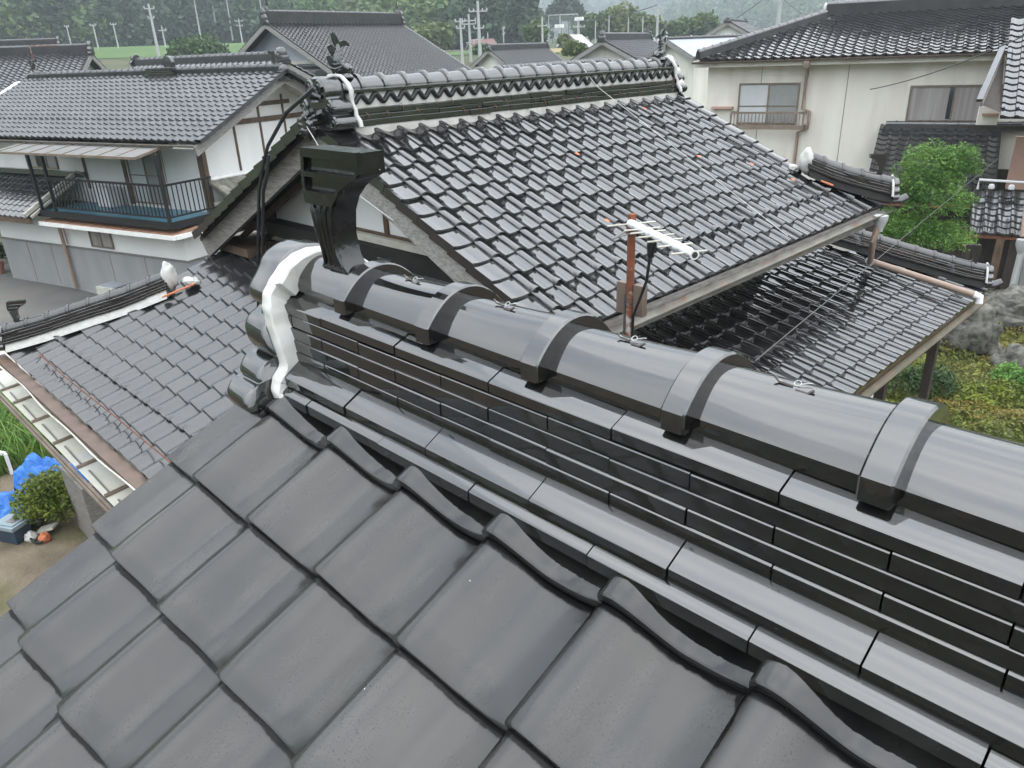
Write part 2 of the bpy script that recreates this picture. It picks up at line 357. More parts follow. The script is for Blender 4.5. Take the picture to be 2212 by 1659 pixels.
class MB:
    """Collects faces of one part; build() links them as ONE mesh object."""
    def __init__(s):
        s.v, s.f = [], []
        s.m = None
    def add(s, vs_, fs):
        o = len(s.v)
        if s.m is not None:
            vs_ = [s.m @ Vector(p) for p in vs_]
        s.v += [tuple(p) for p in vs_]
        s.f += [tuple(i + o for i in f) for f in fs]
    def box(s, x0, x1, y0, y1, z0, z1):
        s.add([(x0, y0, z0), (x1, y0, z0), (x1, y1, z0), (x0, y1, z0), (x0, y0, z1), (x1, y0, z1), (x1, y1, z1), (x0, y1, z1)],
              [(3, 2, 1, 0), (4, 5, 6, 7), (0, 1, 5, 4), (1, 2, 6, 5), (2, 3, 7, 6), (3, 0, 4, 7)])
    def prism(s, poly, a, b, axis='y'):
        """poly: list of 2-D points, extruded from a to b along an axis ('x': poly is (y,z), 'y': (x,z), 'z': (x,y))."""
        n = len(poly)
        def P(p, t):
            return {'x': (t, p[0], p[1]), 'y': (p[0], t, p[1]), 'z': (p[0], p[1], t)}[axis]
        vs_ = [P(p, a) for p in poly] + [P(p, b) for p in poly]
        fs = [tuple(range(n))[::-1], tuple(range(n, 2 * n))]
        fs += [(i, (i + 1) % n, n + (i + 1) % n, n + i) for i in range(n)]
        s.add(vs_, fs)
    def bar(s, p, q, w, h, up=(0, 0, 1)):
        p, q = Vector(p), Vector(q)
        d = (q - p).normalized()
        side = d.cross(Vector(up))
        if side.length < 1e-4:
            side = d.cross(Vector((1, 0, 0)))
        side.normalize()
        upv = side.cross(d)
        c = [side * (a * w / 2) + upv * (b * h / 2) for a, b in ((-1, -1), (1, -1), (1, 1), (-1, 1))]
        s.add([p + k for k in c] + [q + k for k in c], [(3, 2, 1, 0), (4, 5, 6, 7), (0, 1, 5, 4), (1, 2, 6, 5), (2, 3, 7, 6), (3, 0, 4, 7)])
    def tube(s, pts, r, n=8, cap=True, flat=1.0):
        pts = [Vector(p) for p in pts]
        rs = r if isinstance(r, (list, tuple)) else [r] * len(pts)
        vs_, fs = [], []
        ref = None
        for i, p in enumerate(pts):
            d = (pts[min(i + 1, len(pts) - 1)] - pts[max(i - 1, 0)]).normalized()
            if ref is None:
                ref = d.orthogonal().normalized()
            ref = (ref - d * ref.dot(d)).normalized()
            b = d.cross(ref)
            for k in range(n):
                a = 2 * math.pi * k / n
                vs_.append(p + ref * (rs[i] * math.cos(a)) + b * (rs[i] * flat * math.sin(a)))
        for i in range(len(pts) - 1):
            for k in range(n):
                k2 = (k + 1) % n
                fs.append((i * n + k, i * n + k2, (i + 1) * n + k2, (i + 1) * n + k))
        if cap:
            fs.append(tuple(range(n))[::-1])
            fs.append(tuple((len(pts) - 1) * n + k for k in range(n)))
        s.add(vs_, fs)
    def lathe(s, prof, c=(0, 0, 0), n=16):
        vs_, fs = [], []
        for r, z in prof:
            for k in range(n):
                a = 2 * math.pi * k / n
                vs_.append((c[0] + r * math.cos(a), c[1] + r * math.sin(a), c[2] + z))
        for i in range(len(prof) - 1):
            for k in range(n):
                k2 = (k + 1) % n
                fs.append((i * n + k, i * n + k2, (i + 1) * n + k2, (i + 1) * n + k))
        fs.append(tuple(range(n))[::-1])
        fs.append(tuple((len(prof) - 1) * n + k for k in range(n)))
        s.add(vs_, fs)
    def loft(s, rings, close=True, caps=True):
        n = len(rings[0])
        vs_ = [p for r in rings for p in r]
        fs = []
        m = n if close else n - 1
        for i in range(len(rings) - 1):
            for k in range(m):
                k2 = (k + 1) % n
                fs.append((i * n + k, i * n + k2, (i + 1) * n + k2, (i + 1) * n + k))
        if caps and close:
            fs.append(tuple(range(n))[::-1])
            fs.append(tuple((len(rings) - 1) * n + k for k in range(n)))
        s.add(vs_, fs)
    def mesh(s, name, material, smooth=None, frame=I4, parent=None, up=False):
        X = (W[parent.name].inverted() if parent is not None else I4) @ frame
        me = bpy.data.meshes.new(name)
        me.from_pydata([X @ Vector(p) for p in s.v], [], s.f)
        me.materials.append(material)
        bm = bmesh.new(); bm.from_mesh(me)
        bmesh.ops.recalc_face_normals(bm, faces=bm.faces)
        if up and sum(f.normal.z * f.calc_area() for f in bm.faces) < 0:
            bmesh.ops.reverse_faces(bm, faces=bm.faces)
        bm.to_mesh(me); bm.free()
        finish(me, smooth)
        return me
    def build(s, name, material, parent=None, smooth=None, frame=I4, up=False):
        return link(name, s.mesh(name, material, smooth, frame, parent, up), parent)

def finish(me, smooth):
    me.update()
    if smooth is not None:
        me.polygons.foreach_set("use_smooth", [True] * len(me.polygons))
        me.update()
        if smooth < 180:
            me.set_sharp_from_angle(angle=math.radians(smooth))

def link(name, data, parent=None, local=I4):
    """Link an object; local is its matrix in its parent's space."""
    o = bpy.data.objects.new(name, data)
    COL.objects.link(o)
    if parent is not None:
        o.parent = parent
        W[o.name] = W[parent.name] @ local
    else:
        W[o.name] = local.copy()
    o.matrix_local = local
    return o

def tag(o, label=None, cat=None, group=None, kind=None):
    if label: o["label"] = label
    if cat: o["category"] = cat
    if group: o["group"] = group
    if kind: o["kind"] = kind
    return o

def thing(name, label, cat, loc=(0, 0, -6), rz=0.0, group=None):
    o = bpy.data.objects.new(name, None)
    COL.objects.link(o)
    o.empty_display_size = 0.3
    m = Matrix.Translation(loc) @ Matrix.Rotation(rz, 4, 'Z')
    o.matrix_world = m
    W[o.name] = m
    return tag(o, label, cat, group)

def npmesh(name, verts, faces, material, smooth=False):
    """Mesh from numpy arrays, all faces with the same number of corners."""
    verts = np.asarray(verts, dtype=np.float32)
    faces = np.asarray(faces, dtype=np.int32)
    me = bpy.data.meshes.new(name)
    nf, k = faces.shape
    me.vertices.add(len(verts)); me.vertices.foreach_set("co", verts.ravel())
    me.loops.add(nf * k); me.loops.foreach_set("vertex_index", faces.ravel())
    me.polygons.add(nf)
    me.polygons.foreach_set("loop_start", np.arange(0, nf * k, k, dtype=np.int32))
    me.update(calc_edges=True)
    if smooth:
        me.polygons.foreach_set("use_smooth", np.ones(nf, dtype=bool))
    me.materials.append(material)
    return me

def pol(az, el, r):
    """Compass-like placing of the far things: bearing and elevation in degrees seen from the roof, horizontal distance in metres."""
    a = math.radians(az)
    return Vector((r * math.cos(a), r * math.sin(a), r * math.tan(math.radians(el))))

# ------------------------------------------------------------------ roof tiles
def j_profile(t, crest):
    """Cross-section of an S-shaped pan tile, t from the crest edge (0) to the far edge (1)."""
    if t < 0.10:
        return crest * (0.90 + 0.10 * math.sin(t / 0.10 * math.pi / 2))
    if t < 0.56:
        q = (t - 0.10) / 0.46
        return crest * (0.5 + 0.5 * math.cos(q * math.pi)) * (1 - 0.10 * math.sin(q * math.pi))
    return crest * 0.40 * max(0.0, (t - 0.68) / 0.32) ** 1.5

def tile_mesh(name, material, nx=7, near=False, w=0.268, L=0.285, crest=0.052, th=0.023, rise=0.024, kind='pan'):
    """One roof tile: x from its crest edge, y up the slope from its front edge, z off the roof."""
    b = MB()
    if near:
        ts = [i / nx for i in range(nx + 1)]
    else:
        ts = [0, 0.11, 0.25, 0.40, 0.56, 0.73, 0.87, 1.0] if nx == 7 else [0, 0.13, 0.34, 0.60, 0.84, 1.0]
    if kind == 'verge':
        prof = [0.012 - 0.012 * min(1, t / 0.3) + crest * 0.20 * max(0, (t - 0.5) / 0.5) ** 1.6 for t in ts]
    elif kind == 'verge_cover':
        prof = [crest * (0.9 + 0.1 * math.sin(min(1, t / 0.3) * math.pi / 2)) - 0.010 * max(0, (t - 0.7) / 0.3) for t in ts]
    else:
        prof = [j_profile(t, crest) for t in ts]
    ys = [(0.0, -th), (0.0, -0.007), (0.002, -0.0025), (0.007, 0.0)] if near else [(0.0, -th), (0.0, 0.0)]
    if kind == 'eave':
        ys[0] = (0.0, -0.055)
    ys = ys + ([(0.06, 0), (0.12, 0), (0.19, 0), (L, 0)] if near else [(L, 0)])
    rings = []
    roll = [(-0.008, -0.008), (-0.0105, -0.024)] if kind in ('pan', 'eave', 'guard', 'verge_cover') else []
    for (y, dz) in ys:
        ring = [(x_, y, prof[0] + d_ + dz + rise * (1 - y / 0.235)) for x_, d_ in roll[::-1]]
        for t, p in zip(ts, prof):
            sag = 0.0012 * math.sin(y / 0.235 * math.pi) if near else 0
            ring.append((t * w, y, p + dz + rise * (1 - y / 0.235) + sag))
        rings.append(ring)
    b.loft(rings, close=False, caps=False)
    # left flank under the crest edge, and the free right edge
    for idx, xx in ((0, 0.0), (-1, w)):
        drop = (0.012 if (roll and not idx) else th * 1.25) if kind not in ('verge',) or idx else 0.085
        if kind == 'verge_cover' and idx: drop = 0.095
        a = rings[-1][idx]; f0 = rings[len(rings) - (5 if near else 2)][idx] if True else None
        f0 = rings[3 if near else 1][idx]
        q = [f0, a, (a[0], a[1], a[2] - drop), (f0[0], f0[1] - (0.007 if near else 0), f0[2] - drop)]
        b.add(q, [(0, 1, 2, 3)] if idx else [(3, 2, 1, 0)])
    if kind == 'guard':
        # the snow-stop ring standing on the crest
        cx, r = 0.030, 0.044
        for y0, y1 in ((-0.012, 0.050),):
            o_, i_ = [], []
            n = 8
            ring4 = []
            for k in range(n + 1):
                a = math.pi * k / n
                ring4.append([(cx + r * math.cos(a), y0, crest * 0.62 + rise + r * 0.85 * math.sin(a)), (cx + r * .8 * math.cos(a), y1, crest * 0.62 + rise * .8 + r * 0.5 * math.sin(a)),
                              (cx + (r - .011) * .8 * math.cos(a), y1, crest * 0.55 + rise * .8 + (r - .011) * 0.5 * math.sin(a)), (cx + (r - .011) * math.cos(a), y0, crest * 0.55 + rise + (r - .011) * 0.85 * math.sin(a))])
            b.loft(ring4, close=True)
    return b.mesh(name, material, 38, up=True)

HC = 0.076     # height of a tile's crest at its front edge above its own base plane

def slope_frame(facing, slope):
    """(u along the eave, up-slope, normal) of a roof facing -y, +x, or any yaw given as the angle of u."""
    a = {'-y': 0.0, '+x': math.pi / 2}.get(facing, facing)
    u = Vector((math.cos(a), math.sin(a), 0))
    back = Vector((-math.sin(a), math.cos(a), 0))
    c, s_ = 1 / math.hypot(1, slope), slope / math.hypot(1, slope)
    v = back * c + Vector((0, 0, s_))
    return u, v, u.cross(v)

def tile_roof(parent, O, facing, slope, cells, meshes, pu=0.265, pv=0.237, nmax=300, jit=1.0, frame=I4, deck=None, deck_mat=None, roof_name="roof", deck_drop=0.012, label=None):
    """A roof part with its tiles as sub-parts. O: crest point at the front of tile (row 0, column 0); rows count up the slope.
    cells: list of (row, col, kind); meshes: kind -> mesh."""
    u, v, n = slope_frame(facing, slope)
    O = Vector(O)
    b = MB()
    if deck:
        b.add([O + u * (p[0]) + v * (p[1]) - n * (HC + deck_drop) for p in deck] + [O + u * (p[0]) + v * (p[1]) - n * (HC + deck_drop + 0.03) for p in deck],
              [tuple(range(len(deck))), tuple(range(len(deck), 2 * len(deck)))[::-1]] + [(i, i + len(deck), (i + 1) % len(deck) + len(deck), (i + 1) % len(deck)) for i in range(len(deck))])
    roof = b.build(roof_name, deck_mat or M['deck'], parent, None, frame)
    if label: roof["label"] = label
    base = Matrix(((u.x, v.x, n.x, 0), (u.y, v.y, n.y, 0), (u.z, v.z, n.z, 0), (0, 0, 0, 1)))
    items = []
    for (r, c, k) in cells:
        p = O + u * (c * pu) + v * (r * pv) - n * HC
        items.append((( frame @ p).length, p, k))
    items.sort(key=lambda q: q[0])
    inv = W[roof.name].inverted() @ frame
    left = {}
    for i, (d, p, k) in enumerate(items):
        e = Matrix.Rotation(random.gauss(0, 0.0065 * jit), 4, 'X') @ Matrix.Rotation(random.gauss(0, 0.010 * jit), 4, 'Y') @ Matrix.Rotation(random.gauss(0, 0.006 * jit), 4, 'Z')
        m = Matrix.Translation(p + v * random.gauss(0, 0.002 * jit) + n * abs(random.gauss(0, 0.0012 * jit))) @ base @ e
        if i < nmax:
            nm = {'pan': 'roof_tile', 'eave': 'eave_tile', 'top': 'roof_tile', 'verge': 'verge_tile', 'verge_cover': 'verge_tile', 'guard': 'snow_guard_tile'}[k]
            link(nm, meshes[k], roof, inv @ m)
        else:
            left.setdefault(k, []).append(inv @ m)
    if left:
        V, F, o = [], [], 0
        for k, ms in left.items():
            me = meshes[k]
            co = np.empty(len(me.vertices) * 3, dtype=np.float32); me.vertices.foreach_get("co", co); co = co.reshape(-1, 3)
            fs = [tuple(p.vertices) for p in me.polygons]
            for m in ms:
                a = np.array(m)
                V.append(co @ a[:3, :3].T + a[:3, 3])
                F += [tuple(i + o for i in f) for f in fs]
                o += len(co)
        me = bpy.data.meshes.new("roof_tiles")
        me.from_pydata(np.vstack(V).tolist(), [], F)
        me.materials.append(meshes['pan'].materials[0])
        finish(me, 38)
        tag(link("distant_roof_tiles", me, roof), kind='stuff')
    return roof

# ------------------------------------------------------------------ ridges
def path_frames(path, n):
    """n+1 stations at equal arc length on a poly-line."""
    P = [Vector(p) for p in path]
    seg = [(P[i + 1] - P[i]).length for i in range(len(P) - 1)]
    tot = sum(seg)
    out = []
    for k in range(n + 1):
        out.append(path_at(P, seg, tot * k / n))
    return out, tot
def path_at(P, seg, s):
    i = 0
    while i < len(seg) - 1 and s > seg[i]:
        s -= seg[i]; i += 1
    d = (P[i + 1] - P[i]).normalized()
    p = P[i] + d * s
    side = Vector((d.y, -d.x, 0)).normalized()      # to the right of travel
    return p, d, side
def sweep_piece(b, path, s0, s1, prof, sub=1, scale=None):
    P = [Vector(p) for p in path]
    seg = [(P[i + 1] - P[i]).length for i in range(len(P) - 1)]
    rings = []
    for k in range(sub + 1):
        p, d, side = path_at(P, seg, s0 + (s1 - s0) * k / sub)
        pr = prof if scale is None else scale(k / sub)
        rings.append([p + side * a + Vector((0, 0, z)) for a, z in pr])
    b.loft(rings)
def course_profile(hw, zb, zt, inner, zi, ch=0.0018):
    return [(-hw, zb), (-hw, zt - ch), (-hw + ch, zt), (-inner, zi), (inner, zi), (hw - ch, zt), (hw, zt - ch), (hw, zb)]
def path_len(path):
    P = [Vector(p) for p in path]
    return sum((P[i + 1] - P[i]).length for i in range(len(P) - 1))
def add_courses(ridge, path, courses, material, length=0.29, phase=None, gap=0.0025, name="ridge_course_tile", frame=I4, jit=0.0015):
    T = path_len(path)
    for ci, (hw, zb, zt, inner, zi) in enumerate(courses):
        s = (phase - length) if phase is not None else -length * (0.5 if ci % 2 else 0.0) - random.uniform(0, 0.1)
        while s < T:
            a, e = max(0, s + gap / 2), min(T, s + length - gap / 2)
            if e - a > 0.03:
                b = MB()
                dj, dz = random.gauss(0, jit), random.gauss(0, jit * 0.6)
                sweep_piece(b, path, a, e, [(x + dj, z + dz) for x, z in course_profile(hw, zb, zt, inner, zi)], 2)
                b.build(name, material, ridge, 30, frame)
            s += length
def crown_profile(w, h, z0, zb, n=14):
    """A low arch springing from two upright lips."""
    pts = [(-w, zb)]
    for k in range(n + 1):
        a = -1 + 2 * k / n
        a = math.copysign(1 - (1 - abs(a)) ** 1.15, a)
        pts.append((w * a, z0 + h * (1 - abs(a) ** 2.15)))
    pts.append((w, zb))
    return pts
def add_crowns(ridge, path, w, h, z0, zb, pitch, collar, collar_len, material, s0=0.0, s1=None, n=14, name="crown_tile", frame=I4, sub=6, flare=0.006):
    """Round cover tiles along a ridge, each ending in a raised collar; collar = (wider, higher arch, raised springing)."""
    P = [Vector(p) for p in path]
    seg = [(P[i + 1] - P[i]).length for i in range(len(P) - 1)]
    T = sum(seg) if s1 is None else s1
    dw, dh, dz = collar
    s, out, r = s0, [], 0.0035
    while s + pitch * 0.5 < T:
        e = min(T, s + pitch)
        cs = e - collar_len
        b = MB()
        jz, jw = random.gauss(0, 0.0012), random.gauss(0, 0.001)
        sweep_piece(b, path, max(0, s - 0.02), cs + 0.004, None, sub, lambda t: crown_profile(w - 0.004 + 0.006 * t + jw, h - 0.002 + flare * t ** 2.2, z0 + jz, zb, n))
        rings = []
        for ss, k in ((cs, -1.0), (cs + r, 0.0), (e - r, 0.0), (e, -1.0)):
            p, d, side = path_at(P, seg, ss)
            pr = crown_profile(w + dw + jw + k * r, h + dh + flare + k * r, z0 + dz + jz, zb + 0.003, n)
            rings.append([p + side * a + Vector((0, 0, z)) for a, z in pr])
        b.loft(rings)
        out.append(b.build(name, material, ridge, 30 if n > 10 else 50, frame))
        s = e
    return out
# ------------------------------------------------------------------ ground
def smooth01(x):
    x = max(0.0, min(1.0, x)); return x * x * (3 - 2 * x)
def ground_z(az, r):
    """Height of the valley floor: the village terrace, then a gentle rise to the fields under the hills."""
    z = -6.0
    z += 6.0 * smooth01((r - 34) / 66)
    k = smooth01((az - 139) / 14)
    z += (0.6 + 2.4 * k) * smooth01((r - 95) / 60)
    z += 3.5 * smooth01((r - 160) / 200)
    return z
def make_ground():
    rs = [0.5, 4, 8, 12, 16, 20, 25, 30, 35, 40, 46, 53, 60, 68, 76, 84, 92, 100, 108, 116, 124, 132, 142, 155, 170, 190, 220, 260, 320, 400, 520, 700, 1000, 1500]
    n = 120
    V, F = [], []
    for r in rs:
        for k in range(n):
            a = 360 * k / n
            V.append((r * math.cos(math.radians(a)), r * math.sin(math.radians(a)), ground_z(a if 60 < a < 240 else 130, r)))
    for i in range(len(rs) - 1):
        for k in range(n):
            k2 = (k + 1) % n
            F.append((i * n + k, (i + 1) * n + k, (i + 1) * n + k2, i * n + k2))
    F.append(tuple(range(n)))
    me = bpy.data.meshes.new("ground"); me.from_pydata(V, [], F); me.materials.append(M['terrain']); finish(me, 180)
    tag(link("ground", me), kind='structure')
make_ground()
b = MB(); b.box(-30, -8.4, 1.7, 12, -6.03, -5.996)
b.m = None
tag(b.build("pavement", M['asphalt']), kind='structure')
b = MB(); b.add([(36 * math.cos(k * math.pi / 24), 36 * math.sin(k * math.pi / 24), -5.998) for k in range(48)], [tuple(range(48))])
tag(b.build("yard", M['soil'], up=True), kind='structure')
b = MB(); b.add([(-16, -3, -5.990), (-8.4, -3, -5.990), (-8.4, 3.9, -5.990), (-19, 3.9, -5.990), (-21, 1.0, -5.990)], [(0, 1, 2, 3, 4)])
tag(b.build("garden_bed", M['sand'], up=True), kind='structure')
b = MB(); b.add([(-6.5, 10.5, -5.992), (3, 10.5, -5.992), (3, 22.6, -5.992), (-7.5, 22.6, -5.992)], [(0, 1, 2, 3)])
tag(b.build("moss_bed", M['moss'], up=True), kind='structure')

# ------------------------------------------------------------------ near house: the roof the photographer stands on
near = thing("house", "near house in the foreground whose black ridge with round cover tiles fills the picture", "house", (-0.2, 0.4, -6))
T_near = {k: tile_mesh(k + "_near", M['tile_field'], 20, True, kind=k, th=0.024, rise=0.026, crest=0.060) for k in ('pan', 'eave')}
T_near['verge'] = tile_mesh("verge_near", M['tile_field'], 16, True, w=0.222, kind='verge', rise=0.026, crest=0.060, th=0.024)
cells = []
for r in range(-11, 1):
    cells.append((r, -0.80, 'verge'))
    for c in range(0, 12):
        cells.append((r, c, 'eave' if r == -11 else 'top' if r == 0 else 'pan'))
T_near['top'] = tile_mesh("top_row_near", M['tile_top_row'], 20, True, kind='pan', th=0.024, rise=0.026, crest=0.060)
near_roof = tile_roof(near, (-1.652, 0.748, -0.790), '-y', 0.4975, cells, T_near, pv=0.2372, jit=0.9,
                      deck=[(-0.18, -2.6), (3.15, -2.6), (3.15, 0.27), (-0.18, 0.27)], roof_name="roof")
T_low = {k: tile_mesh(k + "_low", M['tile_skirt'], 7, kind=k, crest=0.058, th=0.028, rise=0.028) for k in ('pan', 'eave', 'guard')}
T_low['verge'] = tile_mesh("verge_low", M['tile_skirt'], 7, w=0.235, kind='verge', rise=0.028)
T_low['verge_cover'] = tile_mesh("verge_cover_low", M['tile_skirt'], 7, w=0.15, kind='verge_cover')
cells = [(r, c, 'pan') for r in range(0, 4) for c in range(0, 12)]
tile_roof(near, (1.5, 1.95, -1.135), math.pi, 0.4975, cells, T_low, pv=0.2372, nmax=0, deck=[(-0.1, -0.05), (3.3, -0.05), (3.3, 1.0), (-0.1, 1.0)], roof_name="back_roof")
b = MB(); b.prism([(-1.45, -6), (1.7, -6), (1.7, -1.22), (0.998, -0.86), (-1.45, -2.09)], -1.45, 1.45, 'x')
b.build("wall", M['wall_white'], near)

# ridge stack
ridge = None
b = MB(); sweep_piece(b, [(-1.62, 0.998, 0), (1.5, 0.998, 0)], 0, 3.12, [(-0.17, -0.86), (-0.180, -0.775), (-0.125, -0.70), (-0.10, -0.555), (0.10, -0.555), (0.125, -0.70), (0.180, -0.775), (0.17, -0.86)])
ridge = b.build("ridge", M['deck'], near)
NEAR_COURSES = [  # left end, half width, bottom, top, inner half width, inner top, joint position
    (-1.633, 0.213, -0.781, -0.7570, 0.190, -0.7475, -0.357), (-1.661, 0.192, -0.7475, -0.7250, 0.141, -0.7000, -0.217), (-1.672, 0.1435, -0.7030, -0.6768, 0.138, -0.6755, -0.367),
    (-1.684, 0.1400, -0.6742, -0.6472, 0.134, -0.6460, -0.222), (-1.695, 0.1365, -0.6450, -0.6175, 0.130, -0.6165, -0.374), (-1.706, 0.133, -0.6155, -0.5880, 0.126, -0.5870, -0.224),
    (-1.714, 0.131, -0.5845, -0.5635, 0.086, -0.5465, -0.376)]
for (xl, hw, zb, zt, inn, zi, jx) in NEAR_COURSES:
    ph = (jx - xl) % 0.29
    add_courses(ridge, [(xl, 0.998, 0), (1.5, 0.998, 0)], [(hw, zb, zt, inn, zi)], M['ridge_gloss'], 0.29, ph, 0.003, jit=0.0010)
P_cr = [(-1.729, 0.998, 0), (1.5, 0.998, 0)]
cr = add_crowns(ridge, P_cr, 0.088, 0.060, -0.523, -0.5475, 0.275, (0.024, -0.003, 0.012), 0.044, M['ridge_gloss'], 0, 0.275, n=22, sub=10, flare=0.008)
cr += add_crowns(ridge, P_cr, 0.088, 0.059, -0.523, -0.5475, 0.3033, (0.024, -0.002, 0.012), 0.044, M['ridge_gloss'], 0.275, n=22, sub=12, flare=0.009)

# end tile with cloud lobes, leaning outwards
def mirror_outline(half, c):
    return half + [(2 * c - y, z) for y, z in half[::-1]]
def chaikin(p, it=2):
    for _ in range(it):
        q = []
        for i in range(len(p)):
            a, d = p[i], p[(i + 1) % len(p)]
            q += [(0.75 * a[0] + 0.25 * d[0], 0.75 * a[1] + 0.25 * d[1]), (0.25 * a[0] + 0.75 * d[0], 0.25 * a[1] + 0.75 * d[1])]
        p = q
    return p
half = [(0.995, -0.446), (0.955, -0.452), (0.915, -0.470), (0.893, -0.500), (0.853, -0.534), (0.846, -0.548), (0.850, -0.574), (0.868, -0.580), (0.855, -0.592), (0.826, -0.602), (0.805, -0.625), (0.801, -0.655), (0.812, -0.682),
        (0.822, -0.690), (0.795, -0.692), (0.768, -0.705), (0.752, -0.728), (0.760, -0.741), (0.735, -0.742), (0.708, -0.756), (0.700, -0.782), (0.714, -0.806), (0.745, -0.818), (0.80, -0.822), (0.90, -0.81)]
outl = chaikin(mirror_outline(half, 0.998), 2)
def xb(z): return -1.765 - 0.36 * (z + 0.5)
b = MB()
def shr(p, k): return (0.998 + (p[0] - 0.998) * k, -0.64 + (p[1] + 0.64) * k)
rings = []
for dx, k in ((-0.105, 0.965), (-0.098, 0.995), (-0.09, 1.0), (-0.012, 1.0), (-0.004, 0.995), (0.0, 0.97)):
    rings.append([(xb(z) + dx, y, z) for y, z in [shr(p, k) for p in outl]])
b.loft(rings)
b.build("ridge_end_tile", M['ridge_gloss'], ridge, 50)
# hood of the arch stands proud over the lobes
# mortar band between the end tile and the stack
hm = [(0.776, -0.800), (0.772, -0.757), (0.786, -0.728), (0.818, -0.703), (0.817, -0.66), (0.815, -0.61), (0.820, -0.565), (0.836, -0.530), (0.868, -0.500), (0.905, -0.474), (0.950, -0.456), (0.998, -0.449)]
pts = mirror_outline(hm[:-1], 0.998)
pts = hm + [(2 * 0.998 - y, z) for y, z in hm[:-1][::-1]]
fine = []
for i in range(len(pts) - 1):
    for k in range(6):
        t = k / 6
        fine.append((pts[i][0] * (1 - t) + pts[i + 1][0] * t, pts[i][1] * (1 - t) + pts[i + 1][1] * t))
fine.append(pts[-1])
for _ in range(1):
    fine = [fine[0]] + [((fine[i - 1][0] + 2 * fine[i][0] + fine[i + 1][0]) / 4, (fine[i - 1][1] + 2 * fine[i][1] + fine[i + 1][1]) / 4) for i in range(1, len(fine) - 1)] + [fine[-1]]
b = MB()
rings = []
for i, (y, z) in enumerate(fine):
    p, q = fine[max(0, i - 1)], fine[min(len(fine) - 1, i + 1)]
    ty, tz = q[0] - p[0], q[1] - p[1]
    l_ = math.hypot(ty, tz); ny, nz = -tz / l_, ty / l_          # outward: up over the arch, sideways below
    if nz < -0.2 or (abs(nz) <= 0.2 and ny * (y - 0.998) < 0): ny, nz = -ny, -nz
    if ny * (y - 0.998) < -0.004: ny, nz = -ny, -nz
    wv = 0.0008 * math.sin(i * 0.35) + 0.0005 * math.sin(i * 1.1)
    x0, w_ = xb(z) + 0.004, 0.042 + 0.002 * math.sin(i * .55) + (0.020 if y > 0.86 and y < 1.136 else 0)
    sec = [(0.0, -0.055), (0.0, -0.006), (0.004, -0.002), (w_ * .5, 0.0 + wv), (w_ - .004, -0.002), (w_, -0.006), (w_, -0.055)]
    rings.append([(x0 + a_, y + ny * (d_ + wv), z + nz * (d_ + wv)) for a_, d_ in sec])
b.loft(rings)
b.build("mortar", M['plaster_white'], ridge, 40)

def crest_ornament(parent, mtx, material, name="ridge_ornament", deep=0.075):
    """The flared standing ornament: a neck sweeping up into a block, two slots in its face and flutes below. x: flare, y: depth, z up, 0.27 tall."""
    b = MB(); b.m = mtx
    prof = [(0.285, -0.060, 0.165), (0.240, -0.070, 0.165), (0.228, -0.073, 0.140), (0.216, -0.074, 0.108), (0.200, -0.076, 0.082), (0.175, -0.074, 0.052), (0.140, -0.067, 0.030), (0.085, -0.053, 0.020), (0.035, -0.042, 0.028), (0.012, -0.046, 0.045), (0.0, -0.055, 0.062)]
    rings = []
    for z, a, c in prof[::-1]:
        rings.append([(a, 0.012, z), (a, deep, z), (c, deep, z), (c, 0.012, z)])
    b.loft(rings)
    def lr(z):
        for i in range(len(prof) - 1):
            if prof[i][0] >= z >= prof[i + 1][0]:
                t = (prof[i][0] - z) / (prof[i][0] - prof[i + 1][0])
                return prof[i][1] * (1 - t) + prof[i + 1][1] * t, prof[i][2] * (1 - t) + prof[i + 1][2] * t
        return prof[-1][1:]
    for z0, z1, bev in ((0.287, 0.266, 0), (0.237, 0.221, 0.010), (0.192, 0.158, 0.010)):
        a0, c0 = lr(min(z0, .285)); a1, c1 = lr(z1)
        b.loft([[(a0 - .001, bev, z0), (a0 - .001, 0.013, z0 + bev), (c0 + .001, 0.013, z0 + bev), (c0 + .001, bev, z0)],
                [(a0 - .001, 0.0, z0 - .004), (a0 - .001, 0.014, z0 - .004), (c0 + .001, 0.014, z0 - .004), (c0 + .001, 0.0, z0 - .004)],
                [(a1 - .001, 0.0, z1), (a1 - .001, 0.014, z1), (c1 + .001, 0.014, z1), (c1 + .001, 0.0, z1)]])
    # rims closing the slots on both sides
    for side in (0, 1):
        r2 = []
        for z in (0.285, 0.24, 0.2, 0.158):
            a, c = lr(z)
            x = a if side == 0 else c
            d = 0.012 if side == 0 else -0.012
            r2.append([(x - .001 * (1 if side == 0 else -1), 0.001, z), (x, 0.014, z), (x + d, 0.014, z), (x + d, 0.001, z)])
        b.loft(r2)
    for k in range(4):
        pts = []
        for z in (0.165, 0.14, 0.11, 0.075, 0.04, 0.01):
            a, c = lr(z)
            pts.append((a + (c - a) * (k + 0.5) / 4, 0.014, z))
        b.tube(pts, [0.004, 0.0125, 0.0125, 0.0105, 0.0095, 0.006], 8)
    return b.build(name, material, parent, 40)
crest_ornament(ridge, Matrix.Translation((-1.588, 0.943, -0.474)), M['ornament_dusty'])
